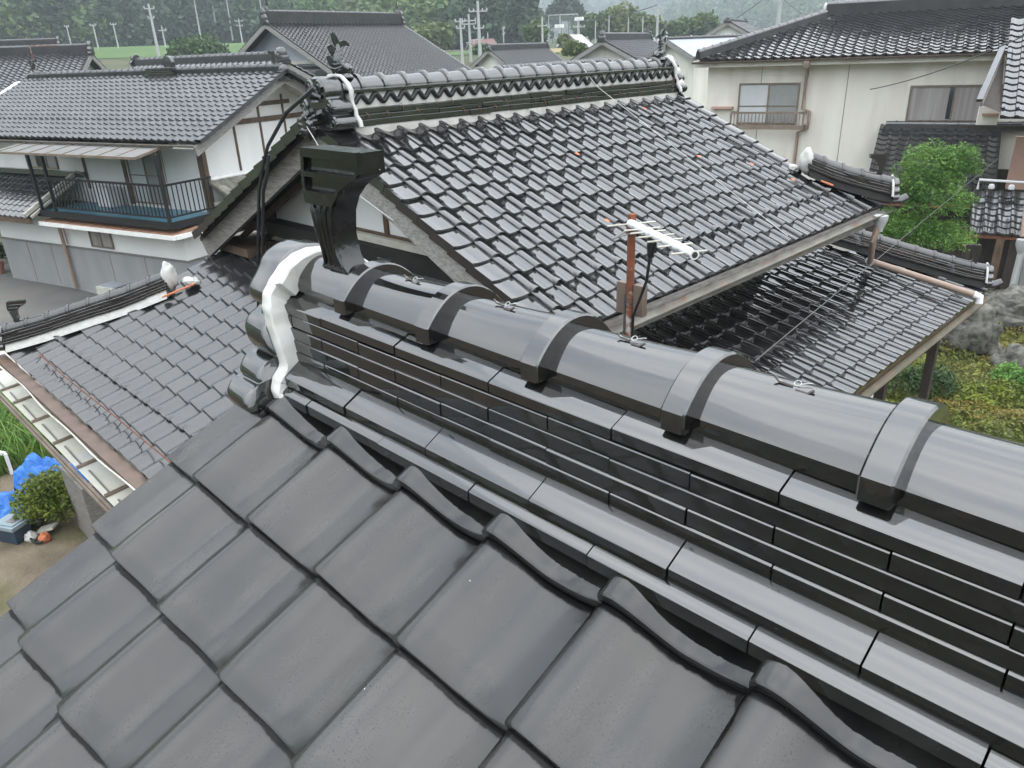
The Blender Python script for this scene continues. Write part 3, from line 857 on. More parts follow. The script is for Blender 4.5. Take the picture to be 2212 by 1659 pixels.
# twisted wire ties left on the cover tiles
for i, (x, y) in enumerate(((-1.325, 1.0), (-1.03, 1.0), (-0.72, 1.0), (-0.425, 0.998))):
    b = MB()
    z = -0.4625
    loop = [(x + 0.0052 * math.cos(a), y + 0.004 * math.sin(a), z + 0.003 + 0.003 * math.sin(a)) for a in [k * 2 * math.pi / 9 for k in range(10)]]
    b.tube(loop + [(x + 0.013, y + 0.008, z + 0.004), (x + 0.018, y + 0.010, z + 0.004)], 0.0007, 5)
    b.tube([(x - 0.03, y - 0.006, z + 0.004), (x - 0.016, y - 0.004, z), (x - 0.004, y - 0.006, z)], 0.0009, 5)
    b.build("wire_tie", M['wire_white'] if i % 2 == 0 or True else M['wire_dark'], ridge, 60)
    b = MB()
    b.tube([(x - 0.034, y - 0.005, z + 0.007), (x - 0.026, y - 0.006, z + 0.001), (x - 0.004, y - 0.008, z)], 0.0022, 5)
    b.tube([(x + 0.004, y - 0.014, z - 0.002), (x + 0.022, y - 0.016, z - 0.002), (x + 0.03, y - 0.012, z + 0.004)], 0.0024, 5)
    b.build("wire_tie", M['wire_dark'], ridge, 60)
# ------------------------------------------------------------------ middle house: big glossy roof behind the near ridge
mid = thing("house", "middle house with big glossy black gable roof, white-plastered ridge and grey bargeboards", "house", (-6.2, 6.8, -6))
XC = -6.46
T_gl = {k: tile_mesh(k + "_gloss", M['tile_gloss'], 7, kind=k, crest=0.041, th=0.022, rise=0.020) for k in ('pan', 'eave', 'guard')}
T_gl['verge'] = tile_mesh("verge_gloss", M['tile_gloss'], 7, w=0.240, kind='verge', crest=0.041, rise=0.020)
T_gl['verge_cover'] = tile_mesh("verge_cover_gloss", M['tile_gloss'], 7, w=0.15, crest=0.041, rise=0.020, kind='verge_cover')
cells = []
for r in range(0, 14):
    x = -3.475 - 0.2134 * r
    cells.append((r, -0.87, 'verge'))
    if x > -4.15:
        ymax = 9.53 + (x + 4.065) * 0.756
    else:
        ymax = 9.40
    for c in range(0, 26):
        y = 4.08 + 0.265 * c
        if y + 0.12 < ymax:
            cells.append((r, c, 'eave' if r == 0 else 'guard' if r == 2 else 'pan'))
    if x <= -4.15:
        cells.append((r, 20, 'verge_cover'))
cosu = 1 / math.hypot(1, .483)
up_roof = tile_roof(mid, (-3.475, 4.08, -1.888), '+x', 0.483, cells, T_gl, pv=0.2370, nmax=300,
                    deck=[(-0.22, 0.02), (6.15, 0.02), (5.42, 0.70), (5.42, 3.31), (-0.22, 3.31)], roof_name="roof")
# far slope of the same roof (its near edge shows above the left bargeboard)
cells = []
for r in range(0, 14):
    for c in range(0, 21):
        cells.append((r, c, 'eave' if r == 0 else 'pan'))
    cells.append((r, 20.95, 'verge_cover'))
tile_roof(mid, (-9.445, 9.44, -1.888), -math.pi / 2, 0.483, cells, T_gl, pv=0.2370, nmax=0,
          deck=[(-0.05, 0.02), (5.62, 0.02), (5.62, 3.31), (-0.05, 3.31)], roof_name="far_roof")
# lower roof along the garden side
cells = []
for r in range(0, 9):
    x = -2.418 - 0.227 * r
    ymax = 10.86 + (x + 3.54) * 0.545
    for c in range(0, 27):
        y = 4.715 + 0.265 * c
        if y + 0.13 < ymax + 0.04:
            cells.append((r, c, 'eave' if r == 0 else 'pan'))
tile_roof(mid, (-2.418, 4.715, -3.126), '+x', 0.27, cells, T_gl, pv=0.2352, nmax=260, jit=0.6,
          deck=[(-0.02, 0.02), (6.75, 0.02), (5.70, 2.02), (-0.02, 2.02)], roof_name="lower_roof")
# lower roof under the gable, matt in the even light
cells = []
for r in range(0, 12):
    y = 1.55 + 0.2247 * r
    xm = -9.05 + (y + 0.10 - 3.129) * 0.705 if y < 3.05 else -9.27
    for c in range(0, 22):
        x = -10.165 + 0.265 * c
        if x + 0.14 > xm:
            cells.append((r, c, 'eave' if r == 0 else 'guard' if r == 2 else 'pan'))
tile_roof(mid, (-10.165, 1.55, -2.995), '-y', 0.333, cells, T_low, pv=0.2369, nmax=300,
          deck=[(0.06, 0.02), (8.6, 0.02), (8.6, 2.84), (1.0, 2.84), (1.0, 1.66)], roof_name="skirt_roof")
# body
b = MB()
b.prism([(-8.55, -6), (-4.40, -6), (-4.40, -1.62), (XC, -0.66), (-8.55, -1.66)], 4.45, 9.0, 'y')
b.build("upper_wall", M['wall_white'], mid)
b = MB(); b.box(-9.1, -3.25, 2.35, 10.2, -6, -3.30)
b.build("lower_wall", M['wall_white'], mid)
b = MB(); b.box(-9.0, -5.0, 2.4, 4.44, -3.3, -3.02)
b.build("beam_zone", M['wood_dark'], mid)
# soffit and boards at the near gable
def under(x): return -1.27 - 0.483 * (x + 4.755) if x > XC else -1.27 - 0.483 * ((2 * XC - x) + 4.755)
b = MB()
for s_ in (1, -1):
    xa, xe = XC, XC + s_ * 3.02
    b.add([(xa, 3.93, under(xa) - 0.125), (xe, 3.93, under(xe) - 0.125), (xe, 4.449, under(xe) - 0.125), (xa, 4.449, under(xa) - 0.125),
           (xa, 3.93, under(xa) - 0.107), (xe, 3.93, under(xe) - 0.107), (xe, 4.449, under(xe) - 0.107), (xa, 4.449, under(xa) - 0.107)],
          [(3, 2, 1, 0), (4, 5, 6, 7), (0, 1, 5, 4), (1, 2, 6, 5), (2, 3, 7, 6), (3, 0, 4, 7)])
b.build("soffit", M['wood_brown'], mid)
for s_ in (1, -1):
    b = MB()
    xe = XC + s_ * 3.06
    b.prism([(XC + 0.001 * s_, under(XC) - 0.135), (xe, under(xe) - 0.135), (xe - 0.13 * s_, under(xe) - 0.32), (XC + 0.001 * s_, under(XC) - 0.355)], 3.872, 3.926, 'y')
    o = b.build("bargeboard", M['wood_barge'] if s_ > 0 else M['wood_grey'], mid, None)
    b = MB()
    b.prism([(XC + 0.001 * s_, under(XC) - 0.085), (xe, under(xe) - 0.085), (xe, under(xe) - 0.134), (XC + 0.001 * s_, under(XC) - 0.134)], 3.86, 3.935, 'y')
    b.build("verge_board", M['wood_dark'], mid)
    b = MB()
    b.prism([(XC + 0.3 * s_, under(XC + .3 * s_) - 0.26), (xe - 0.4 * s_, under(xe - .4 * s_) - 0.26), (xe - 0.4 * s_, under(xe - .4 * s_) - 0.32), (XC + 0.3 * s_, under(XC + .3 * s_) - 0.32)], 4.20, 4.26, 'y')
    b.build("rafter", M['wood_brown'], mid)
b = MB(); b.box(-6.313, -6.25, 4.425, 4.449, -1.645, -1.20); b.build("wall_post", M['wood_brown'], mid)
b = MB(); b.box(-7.62, -7.56, 4.425, 4.449, -1.645, -1.25); b.build("wall_post", M['wood_brown'], mid)
b = MB(); b.box(-7.3, -4.41, 4.42, 4.449, -1.672, -1.645); b.build("wall_rail", M['wood_brown'], mid)
b = MB(); b.box(-7.3, -4.41, 4.36, 4.449, -1.745, -1.674); b.build("wall_sill", M['wood_pale'], mid)
b = MB(); b.box(-9.25, -7.32, 4.32, 4.449, -1.93, -1.80); b.build("purlin", M['wood_grey'], mid)
b = MB(); b.box(-9.45, -8.56, 4.0, 9.1, -2.16, -2.06); b.build("soffit", M['wood_brown'], mid)
# ridge course where the skirt roof meets the gable wall
b = MB(); b.box(-8.5, -4.5, 4.26, 4.448, -2.15, -1.75)
sk_ridge = b.build("wall_ridge", M['deck'], mid)
for q, (yo, zb) in enumerate(((4.22, -2.085), (4.235, -2.02), (4.25, -1.955), (4.262, -1.89), (4.272, -1.82))):
    x = -8.5 - 0.15 * (q % 2)
    while x < -4.5:
        b = MB(); b.box(max(-8.5, x) + .002, min(-4.5, x + 0.3) - .002, yo + random.uniform(-.003, .003), 4.44, zb, zb + 0.052)
        b.build("ridge_course_tile", M['ridge_gloss'], sk_ridge)
        x += 0.3

# main ridge
P_m = [(XC, 4.14, 0), (XC, 9.42, 0)]
b = MB(); sweep_piece(b, P_m, 0, 5.28, [(-0.31, -0.68), (-0.265, -0.586), (0.265, -0.586), (0.31, -0.68)], 1)
m_ridge = b.build("ridge", M['plaster_old'], mid)
add_courses(m_ridge, P_m, [(0.275, -0.588, -0.537, 0.262, -0.533), (0.262, -0.530, -0.492, 0.25, -0.488), (0.25, -0.485, -0.440, 0.24, -0.436)], M['ridge_gloss'], 0.30, jit=0.004)
b = MB(); sweep_piece(b, P_m, 0.02, 5.26, [(-0.195, -0.438), (-0.195, -0.297), (0.195, -0.297), (0.195, -0.438)], 1)
b.build("plaster_band", M['plaster_white'], m_ridge)
for s_ in (1, -1):
    y, k = 4.20, 0
    while y < 9.3 and not (s_ < 0 and y > 4.9):
        b = MB()
        pts = [(XC + s_ * 0.200, y + 0.168 * t / 10, -0.352 - 0.034 * math.cos(t / 10 * 2 * math.pi)) for t in range(11)]
        b.tube(pts, 0.026, 8)
        b.build("wave_tile", M['ridge_dark'], m_ridge, 50)
        y += 0.168
add_courses(m_ridge, P_m, [(0.225, -0.296, -0.270, 0.14, -0.262)], M['ridge_gloss'], 0.30)
add_crowns(m_ridge, P_m, 0.108, 0.078, -0.245, -0.266, 0.268, (0.020, 0.014, 0.006), 0.045, M['ridge_gloss'], n=10, sub=3, flare=0.01)
for i in range(26):
    y = 4.3 + i * 0.2 + random.uniform(-.06, .06)
    z = random.choice((-0.415, -0.47, -0.515))
    b = MB(); b.tube([(XC + 0.262, y, z), (XC + 0.285, y + .004, z - 0.02), (XC + 0.284, y + .012, z - 0.045)], 0.0035, 5)
    b.build("wire_tie", M['rust_line'], m_ridge)

def end_tile(parent, c, yaw, w, h, thick, material, name="ridge_end_tile", scrolls=True, frame=I4):
    """Scrolled ridge-end tile: centre of its foot at c, facing +y before yaw; w half width, h height."""
    F = frame @ Matrix.Translation(c) @ Matrix.Rotation(yaw, 4, 'Z')
    hp = [(0.0, 1.0), (0.25, 0.98), (0.45, 0.88), (0.56, 0.72), (0.50, 0.60), (0.66, 0.56), (0.82, 0.46), (0.84, 0.34), (0.70, 0.27), (0.90, 0.24), (1.0, 0.14), (0.95, 0.02), (0.70, -0.03), (0.3, 0.0)]
    ol = chaikin([(-x * w, z * h) for x, z in hp] + [(x * w, z * h) for x, z in hp[1:][::-1]], 2)
    b = MB()
    b.loft([[(x * k, y, h * .45 + (z - h * .45) * k) for x, z in ol] for y, k in ((0, .96), (thick * .12, 1), (thick * .88, 1), (thick, .93))])
    if scrolls:
        for sx in (-1, 1):
            for (cx, cz, r) in ((0.62, 0.43, 0.17), (0.74, 0.12, 0.17), (0.22, 0.80, 0.16)):
                pts = []
                for k in range(17):
                    a = k / 16 * 2 * math.pi * 1.6
                    rr = r * (1 - 0.75 * k / 16)
                    pts.append((sx * (cx * w + rr * w * math.cos(a)), thick, cz * h + rr * w * math.sin(a)))
                b.tube(pts, [w * 0.065] * 16 + [w * 0.09], 6)
        b.tube([(-w * 0.30, thick, h * .62), (0, thick * 1.15, h * .70), (w * 0.30, thick, h * .62)], w * .07, 6)
        b.tube([(-w * 0.30, thick, h * .35), (0, thick * 1.25, h * .25), (w * 0.30, thick, h * .35)], w * .10, 6)
        b.lathe([(w * .02, 0.0), (w * .17, 0.01), (w * .16, .03), (w * .02, .05)], (0, thick, h * .5), 8)
    b.m = None
    return b.build(name, material, parent, 50, F)
end_tile(m_ridge, (XC, 4.135, -0.60), math.pi, 0.34, 0.455, 0.20, M['ornament'])
end_tile(m_ridge, (XC, 9.425, -0.60), 0, 0.34, 0.455, 0.14, M['ornament'], scrolls=False)
# white mortar along the back of both end tiles
for y0, sg in ((4.15, 1), (9.41, -1)):
    b = MB()
    hp = [(0.335, -0.59), (0.32, -0.54), (0.27, -0.49), (0.275, -0.44), (0.235, -0.385), (0.225, -0.33), (0.235, -0.28), (0.19, -0.215), (0.10, -0.155), (0.0, -0.145)]
    pp = hp + [(-x, z) for x, z in hp[:-1][::-1]]
    b.tube([(XC + x, y0 + sg * 0.015, z) for x, z in pp], [0.021 + 0.004 * math.sin(i * 1.3) for i in range(len(pp))], 8)
    b.build("mortar", M['plaster_white'], m_ridge, 60)
for (dx, z, r) in ((0.06, -0.21, .085), (0.18, -0.36, .085), (0.25, -0.50, .075)):
    b = MB()
    bmv = []
    for i in range(7):
        for k in range(9):
            th, ph = math.pi * i / 6, 2 * math.pi * k / 9
            q = 1 + 0.15 * math.sin(3 * ph + i)
            bmv.append((XC + dx + r * q * math.sin(th) * math.cos(ph), 9.47 + 0.08 * math.sin(th) * math.sin(ph), z + r * q * math.cos(th)))
    b.add(bmv, [(i * 9 + k, i * 9 + (k + 1) % 9, (i + 1) * 9 + (k + 1) % 9, (i + 1) * 9 + k) for i in range(6) for k in range(9)])
    b.build("mortar", M['plaster_white'], m_ridge, 180)
# carved boss and cover roll below the near end tile
def lump(parent, c, r, material, name, seed=0, amp=0.25, freq=9.0, frame=I4, n=(14, 18), squash=(1, 1, 1)):
    b = MB(); vs_ = []
    for i in range(n[0] + 1):
        for k in range(n[1]):
            th, ph = math.pi * i / n[0], 2 * math.pi * k / n[1]
            d = Vector((math.sin(th) * math.cos(ph), math.sin(th) * math.sin(ph), math.cos(th)))
            q = r * (1 + amp * mnoise.noise(d * freq * 0.3 + Vector((seed, seed * 2.1, 0))) + amp * 0.6 * mnoise.noise(d * freq * 0.9 + Vector((seed, 0, 3))))
            vs_.append(Vector(c) + Vector((d.x * squash[0], d.y * squash[1], d.z * squash[2])) * q)
    b.add(vs_, [(i * n[1] + k, i * n[1] + (k + 1) % n[1], (i + 1) * n[1] + (k + 1) % n[1], (i + 1) * n[1] + k) for i in range(n[0]) for k in range(n[1])])
    return b.build(name, material, parent, 180, frame)
lump(m_ridge, (XC, 3.83, -0.555), 0.10, M['ornament'], "carved_boss", 3, 0.55, 16, n=(30, 36))
b = MB(); b.tube([(XC, 3.86, -0.50), (XC, 4.12, -0.47)], 0.062, 12); b.build("verge_roll", M['ridge_gloss'], m_ridge, 50)
b = MB(); b.box(XC - .09, XC + .09, 3.92, 4.12, -0.62, -0.56); b.build("mortar", M['plaster_white'], m_ridge)

def fish(parent, base, sg, material, name="fish_finial"):
    """Roof-end fish, head down with its tail in the air; sg: which way along y the head looks."""
    b = MB()
    X0, Y0, Z0 = base
    def P(y, z, x=0): return (X0 + x, Y0 + sg * y, Z0 + z)
    path = [(0.13, 0.035), (0.085, 0.05), (0.02, 0.06), (-0.03, 0.115), (-0.02, 0.18), (0.005, 0.235), (0.0, 0.285)]
    b.tube([P(y, z) for y, z in path], [0.032, 0.056, 0.070, 0.062, 0.050, 0.036, 0.018], 12, flat=0.85)
    b.tube([P(0.155, 0.055), P(0.10, 0.085), P(0.06, 0.10)], [0.014, 0.03, 0.02], 8)      # upper jaw
    b.lathe([(0.0, -0.012), (0.09, -0.012), (0.10, 0.0), (0.075, 0.03), (0.03, 0.05)], P(0.03, 0.0), 12)
    for s2 in (-1, 1):
        b.tube([P(0.09, 0.075, s2 * 0.05), P(0.085, 0.085, s2 * 0.058)], 0.016, 7)
    def fin(poly, th=0.012, off=0.0):
        b.prism([(Y0 + sg * y, Z0 + z) for y, z in poly], X0 + off - th, X0 + off + th, 'x')
    fin([(-0.07, 0.03), (-0.11, 0.13), (-0.125, 0.185), (-0.10, 0.19), (-0.075, 0.165), (-0.055, 0.17), (-0.03, 0.12)])
    fin([(-0.055, 0.16), (-0.09, 0.23), (-0.10, 0.27), (-0.075, 0.285), (-0.05, 0.265), (-0.02, 0.25), (-0.01, 0.20)])
    fin([(-0.02, 0.26), (-0.045, 0.32), (-0.05, 0.375), (-0.035, 0.385), (0.0, 0.35), (0.025, 0.30), (0.02, 0.25)], 0.010)
    fin([(0.0, 0.25), (0.03, 0.305), (0.075, 0.315), (0.12, 0.29), (0.135, 0.255), (0.09, 0.268), (0.05, 0.262), (0.02, 0.235)], 0.010)
    for i in range(5):                                                                          # rows of scales
        t = i / 4
        y, z = -0.03 + 0.03 * t, 0.09 + 0.14 * t
        r = 0.066 - 0.024 * t
        b.tube([P(y + r * math.cos(a), z + 0.012 * math.sin(2 * a), r * 0.85 * math.sin(a)) for a in [k * math.pi / 5 for k in range(11)]], 0.007, 5)
    return b.build(name, material, parent, 50)
fish(m_ridge, (XC, 4.225, -0.165), 1, M['ornament'])
fish(m_ridge, (XC, 9.37, -0.175), -1, M['ornament'])

# hip ridges
def hip_ridge(path, label=None, orn=True, orn_rot=0.0, start_cap=True, w=0.060, pitch=0.245, end_white=True, white_base=False):
    b = MB(); T = path_len(path)
    sweep_piece(b, path, 0.02, T - 0.03, [(-0.145, -0.095), (-0.10, 0.0), (0.10, 0.0), (0.145, -0.095)], 8)
    hr = b.build("hip_ridge", M['plaster_white'] if white_base else M['deck'], mid)
    add_courses(hr, path, [(0.125, 0.0, 0.024, 0.115, 0.027), (0.112, 0.030, 0.052, 0.095, 0.055), (0.085, 0.057, 0.088, 0.08, 0.090), (0.080, 0.092, 0.118, 0.06, 0.125)], M['ridge_gloss'], 0.28, jit=0.003)
    add_crowns(hr, path, w, 0.058, 0.145, 0.122, pitch, (0.009, 0.006, 0.003), 0.04, M['tile_skirt'], n=10, sub=3, flare=0.004)
    p, q = Vector(path[-2]), Vector(path[-1])
    d = (q - p); yaw = math.atan2(d.y, d.x) - math.pi / 2
    e = end_tile(hr, q + Vector((0, 0, -0.06)) - d.normalized() * 0.02, yaw, 0.15, 0.25, 0.07, M['ridge_gloss'], scrolls=False)
    # curled eave tip below the end
    dn = d.normalized()
    b = MB(); b.tube([q - dn * 0.30 + Vector((0, 0, -0.075)), q - dn * 0.05 + Vector((0, 0, -0.08)), q + dn * 0.12 + Vector((0, 0, -0.045)), q + dn * 0.20 + Vector((0, 0, 0.015))], [0.06, 0.065, 0.058, 0.05], 10, flat=0.6)
    b.build("corner_tile", M['tile_skirt'], hr, 50)
    if end_white:
        b = MB(); side = Vector((d.y, -d.x, 0)).normalized()
        b.tube([q - dn * 0.03 + side * (x * 1.0) + Vector((0, 0, z)) for x, z in ((-0.14, -.02), (-0.115, 0.06), (-0.085, 0.13), (0, 0.215), (0.085, 0.13), (0.115, 0.06), (0.14, -.02))], 0.015, 7)
        b.build("mortar", M['plaster_white'], hr, 60)
    if orn:
        o = q - dn * 0.20 + Vector((0, 0, 0.20))
        mx = Matrix.Translation(o) @ Matrix.Rotation(math.atan2(-dn.y, -dn.x) + orn_rot, 4, 'Z') @ Matrix.Scale(0.82, 4)
        mx = mx @ Matrix.Translation((0, -0.037, 0))
        crest_ornament(hr, mx, M['ridge_gloss'])
    return hr
h1 = hip_ridge([(-4.27, 9.45, -1.455), (-4.044, 9.617, -1.575), (-3.846, 9.765, -1.66), (-3.66, 9.905, -1.725), (-3.42, 10.085, -1.80)])
h2 = hip_ridge([(-4.32, 10.49, -2.50), (-3.794, 10.781, -2.675), (-3.522, 10.929, -2.765), (-3.119, 11.149, -2.895), (-2.724, 11.364, -3.015), (-2.50, 11.487, -3.06)])
h3 = hip_ridge([(-8.96, 3.165, -2.39), (-9.262, 2.738, -2.555), (-9.546, 2.334, -2.675), (-9.82, 1.946, -2.80), (-10.07, 1.59, -2.885)], end_white=False, white_base=True)
lump(h1, (-4.27, 9.45, -1.385), 0.125, M['plaster_white'], "mortar_cap", 1, 0.3, 6, squash=(.75, .75, 1.25))
lump(h1, (-4.42, 9.40, -1.475), 0.06, M['plaster_white'], "mortar_cap", 4, 0.4, 8, squash=(1.3, .7, .7))
lump(h3, (-8.95, 3.18, -2.27), 0.115, M['plaster_white'], "mortar_cap", 2, 0.3, 6, squash=(.75, .75, 1.45))
lump(h3, (-8.80, 3.36, -2.335), 0.075, M['plaster_white'], "mortar_cap", 5, 0.4, 8, squash=(2.0, 1.0, .55))
b = MB(); b.bar((-8.80, 3.00, -2.445), (-8.62, 3.33, -2.33), 0.05, 0.012); b.build("broken_tile_edge", M['orange'], h3)
b = MB(); b.bar((-4.04, 9.40, -1.60), (-3.90, 9.44, -1.65), 0.05, 0.012); b.build("broken_tile_edge", M['orange'], h1)

# gutters and pipes
def half_gutter(parent, p, q, r, material, name="gutter", frame=I4):
    p, q = Vector(p), Vector(q)
    d = (q - p).normalized(); side = Vector((d.y, -d.x, 0)).normalized()
    b = MB(); rings = []
    for t in range(9):
        c = p.lerp(q, t / 8)
        ring = [c + side * (r * math.cos(a)) + Vector((0, 0, -r * math.sin(a))) for a in [math.pi * k / 8 for k in range(9)]]
        ring += [c + side * ((r - .004) * math.cos(a)) + Vector((0, 0, -(r - .004) * math.sin(a))) for a in [math.pi * k / 8 for k in range(9)][::-1]]
        rings.append(ring)
    b.loft(rings)
    return b.build(name, material, parent, 40, frame)
half_gutter(mid, (-3.40, 3.95, -2.035), (-3.40, 10.02, -1.985), 0.052, M['gutter'])
b = MB(); b.prism([(-3.60, -2.02), (-3.50, -1.975), (-3.50, -2.16), (-3.60, -2.16)], 3.95, 10.0, 'y'); b.build("eave_board", M['wood_grey'], mid)
b = MB(); b.add([(-3.55, 3.95, -2.10), (-3.55, 10.0, -2.10), (-4.4, 10.0, -1.90), (-4.4, 3.95, -1.90)], [(0, 1, 2, 3)]); b.build("eave_soffit", M['wood_brown'], mid)
b = MB()
b.lathe([(0.085, 0.0), (0.085, -0.06), (0.045, -0.16), (0.045, -0.19)], (-3.37, 9.70, -2.0), 12)
b.build("downpipe_hopper", M['pole'], mid, 40)
b = MB(); b.tube([(-3.38, 9.68, -2.15), (-3.39, 9.62, -2.3), (-3.50, 9.95, -2.66)], 0.038, 12)
b.tube([(-3.60, 10.24, -2.72), (-2.36, 10.585, -3.045)], 0.042, 12)
b.build("downpipe", M['pipe_brown'], mid, 50)
b = MB(); b.tube([(-3.51, 9.94, -2.63), (-3.545, 10.06, -2.70), (-3.62, 10.235, -2.722)], 0.046, 10); b.tube([(-2.40, 10.575, -3.034), (-2.33, 10.595, -3.06), (-2.325, 10.59, -3.14)], 0.047, 10)
b.build("pipe_elbow", M['white_plastic'], mid, 50)
half_gutter(mid, (-2.36, 4.6, -3.235), (-2.36, 11.2, -3.205), 0.042, M['gutter_moss'])
b = MB(); b.box(-2.52, -2.44, 4.6, 11.2, -3.33, -3.20); b.build("eave_board", M['wood_brown'], mid)
for y in (5.2, 6.7, 8.2, 9.9):
    b = MB(); b.box(-2.62, -2.52, y, y + 0.1, -6, -3.25); b.build("veranda_post", M['wood_dark'], mid)
# skirt roof: copper-brown box gutter and its warning wire
b = MB()
b.prism([(1.44, -3.06), (1.56, -3.06), (1.56, -3.15), (1.46, -3.15)], -10.2, -5.2, 'x')
b.build("gutter", M['gutter_brown'], mid)
b = MB()
b.tube([(x, 1.405 + 0.012 * math.sin(x * 1.9) + 0.008 * math.sin(x * 4.1), -3.045 + 0.01 * math.sin(x * 2.3)) for x in np.linspace(-10.2, -5.2, 60)], 0.008, 6)
b.build("gutter_wire", M['wood_pale'], mid, 60)
b = MB()
b.tube([(-9.25, 1.72, -2.875), (-8.1, 1.70, -2.87), (-6.9, 1.70, -2.86), (-5.6, 1.69, -2.86)], 0.006, 6)
sr = None
for i in range(12):
    x = -9.1 + 0.265 * i
    k_ = MB(); k_.tube([(x, 1.705, -2.873), (x + .015, 1.64, -2.915)], 0.004, 4); k_.build('rail_hook', M['metal_black'], mid, 60)
b.build("snow_rail", M['rust_line'], mid, 60)
# ------------------------------------------------------------------ left house across the paved yard
YL = math.radians(16.5)
lh = thing("house", "white house on the left with a blue-floored balcony behind black railings", "house", (-27.7, 5.15, -6), YL)
FL = W[lh.name]
T_far = {k: tile_mesh(k + "_far", M['tile_far'], 4, kind=k, crest=0.052, th=0.032, rise=0.026) for k in ('pan', 'eave', 'guard')}
T_far['verge_cover'] = tile_mesh("verge_cover_far", M['tile_far'], 4, w=0.2, kind='verge_cover')
T_far['verge'] = tile_mesh("verge_far", M['tile_far'], 4, w=0.24, kind='verge')
T_fg = {k: tile_mesh(k + "_fargloss", M['tile_far_gloss'], 4, kind=k, crest=0.050, th=0.032, rise=0.024) for k in ('pan', 'eave', 'guard')}
T_fg['verge_cover'] = tile_mesh("verge_cover_fargloss", M['tile_far_gloss'], 4, w=0.2, kind='verge_cover')
T_fg['verge'] = tile_mesh("verge_fargloss", M['tile_far_gloss'], 4, w=0.24, kind='verge')
def lbox(parent, name, m, x0, x1, y0, y1, z0, z1, F=None):
    b = MB(); b.box(x0, x1, y0, y1, z0, z1)
    return b.build(name, m, parent, None, F if F is not None else FL)
Z = 6.0
# upper storey and ground storey; front of the ground storey at y=0, upper one set back 0.9
b = MB(); b.prism([(0.95, Z - 3.6), (6.0, Z - 3.6), (6.0, Z - 1.55), (3.5, Z - 0.34), (0.95, Z - 1.58)], -3.0, 8.5, 'x')
b.build("upper_wall", M['wall_white'], lh, None, FL)
lbox(lh, "lower_wall", M['wall_white'], 0.0, 8.40, 0.0, 6.5, Z - 4.70, Z - 3.88)
b = MB()
b.box(-0.03, 8.43, -0.03, 6.5, 0, Z - 4.72)
dado = b.build("dado", M['wall_grey'], lh, None, FL)
lbox(lh, "dado_cap", M['alu'], -0.05, 8.45, -0.05, 6.5, Z - 4.735, Z - 4.685)
for x in (1.3, 2.5, 5.2, 6.7):
    lbox(dado, "panel_joint", M['alu_brown'], x - .008, x + .008, -0.036, -0.028, 0.02, Z - 4.74)
lbox(dado, "panel_joint", M['alu_brown'], 8.428, 8.436, 2.2, 2.215, 0.02, Z - 4.74)
# roof: eave at y=0.2
rows_n = 15
cells = []
for r in range(0, rows_n):
    for c in range(0, 43):
        cells.append((r, c, 'eave' if r == 0 else 'guard' if r == 4 else 'pan'))
    cells.append((r, 43, 'verge_cover'))
SL = 0.46
tile_roof(lh, (-2.10, 0.20, Z - 1.665), 0.0, SL, cells, T_far, pv=0.2372, nmax=300, frame=FL, jit=0.6,
          deck=[(0, 0.02), (11.55, 0.02), (11.55, 3.62), (0, 3.62)], roof_name="roof")
cells = [(r, c, 'pan') for r in range(0, rows_n) for c in range(0, 43)] + [(r, -0.9, 'verge') for r in range(rows_n)]
tile_roof(lh, (9.36, 6.72, Z - 1.665), math.pi, SL, cells, T_far, pv=0.2372, nmax=0, frame=FL, jit=0.6,
          deck=[(-0.1, 0.02), (11.45, 0.02), (11.45, 3.62), (-0.1, 3.62)], roof_name="back_roof")
P_l = [(-2.0, 3.46, 0), (9.32, 3.46, 0)]
b = MB(); sweep_piece(b, P_l, 0, 11.3, [(-0.16, Z - 0.42), (-0.13, Z - 0.30), (0.13, Z - 0.30), (0.16, Z - 0.42)], 1)
lr_ = b.build("ridge", M['deck'], lh, None, FL)
add_courses(lr_, P_l, [(0.15, Z - 0.31, Z - 0.28, 0.14, Z - 0.28), (0.12, Z - 0.275, Z - 0.15, 0.1, Z - 0.15)], M['ridge_dark'], 1.4, frame=FL)
add_crowns(lr_, P_l, 0.075, 0.065, Z - 0.135, Z - 0.15, 0.30, (0.014, 0.012, 0.0), 0.05, M['tile_far'], n=6, sub=1, frame=FL)
end_tile(lr_, (9.30, 3.46, Z - 0.50), -math.pi / 2, 0.24, 0.40, 0.12, M['tile_far_gloss'], frame=FL, scrolls=False)
end_tile(lr_, (-2.02, 3.46, Z - 0.50), math.pi / 2, 0.24, 0.40, 0.12, M['tile_far_gloss'], frame=FL, scrolls=False)
crest_ornament(lr_, FL @ Matrix.Translation((-1.75, 3.42, Z - 0.08)) @ Matrix.Scale(1.3, 4), M['tile_far_gloss'])
crest_ornament(lr_, FL @ Matrix.Translation((9.1, 3.50, Z - 0.08)) @ Matrix.Rotation(math.pi, 4, 'Z') @ Matrix.Scale(1.1, 4), M['tile_far_gloss'])
# stack block where the higher ridge behind dies into this one
for k in range(6):
    w_ = 0.95 - 0.07 * k
    lbox(lr_, "ridge_course_tile", M['tile_far_gloss'], 4.6 - w_ * .7, 4.6 + w_, 3.24 - .012 * k, 3.68, Z - 0.44 + .062 * k, Z - 0.39 + .062 * k)
b = MB(); b.lathe([(0.02, -0.12), (0.20, -0.12), (0.20, 0.0), (0.02, 0.02)], (0, 0, 0), 14)
b.m = None
o = b.build("ridge_end_tile", M['tile_far_gloss'], lr_, 50, FL @ Matrix.Translation((4.72, 3.55, Z + 0.05)) @ Matrix.Rotation(math.radians(90), 4, 'X'))
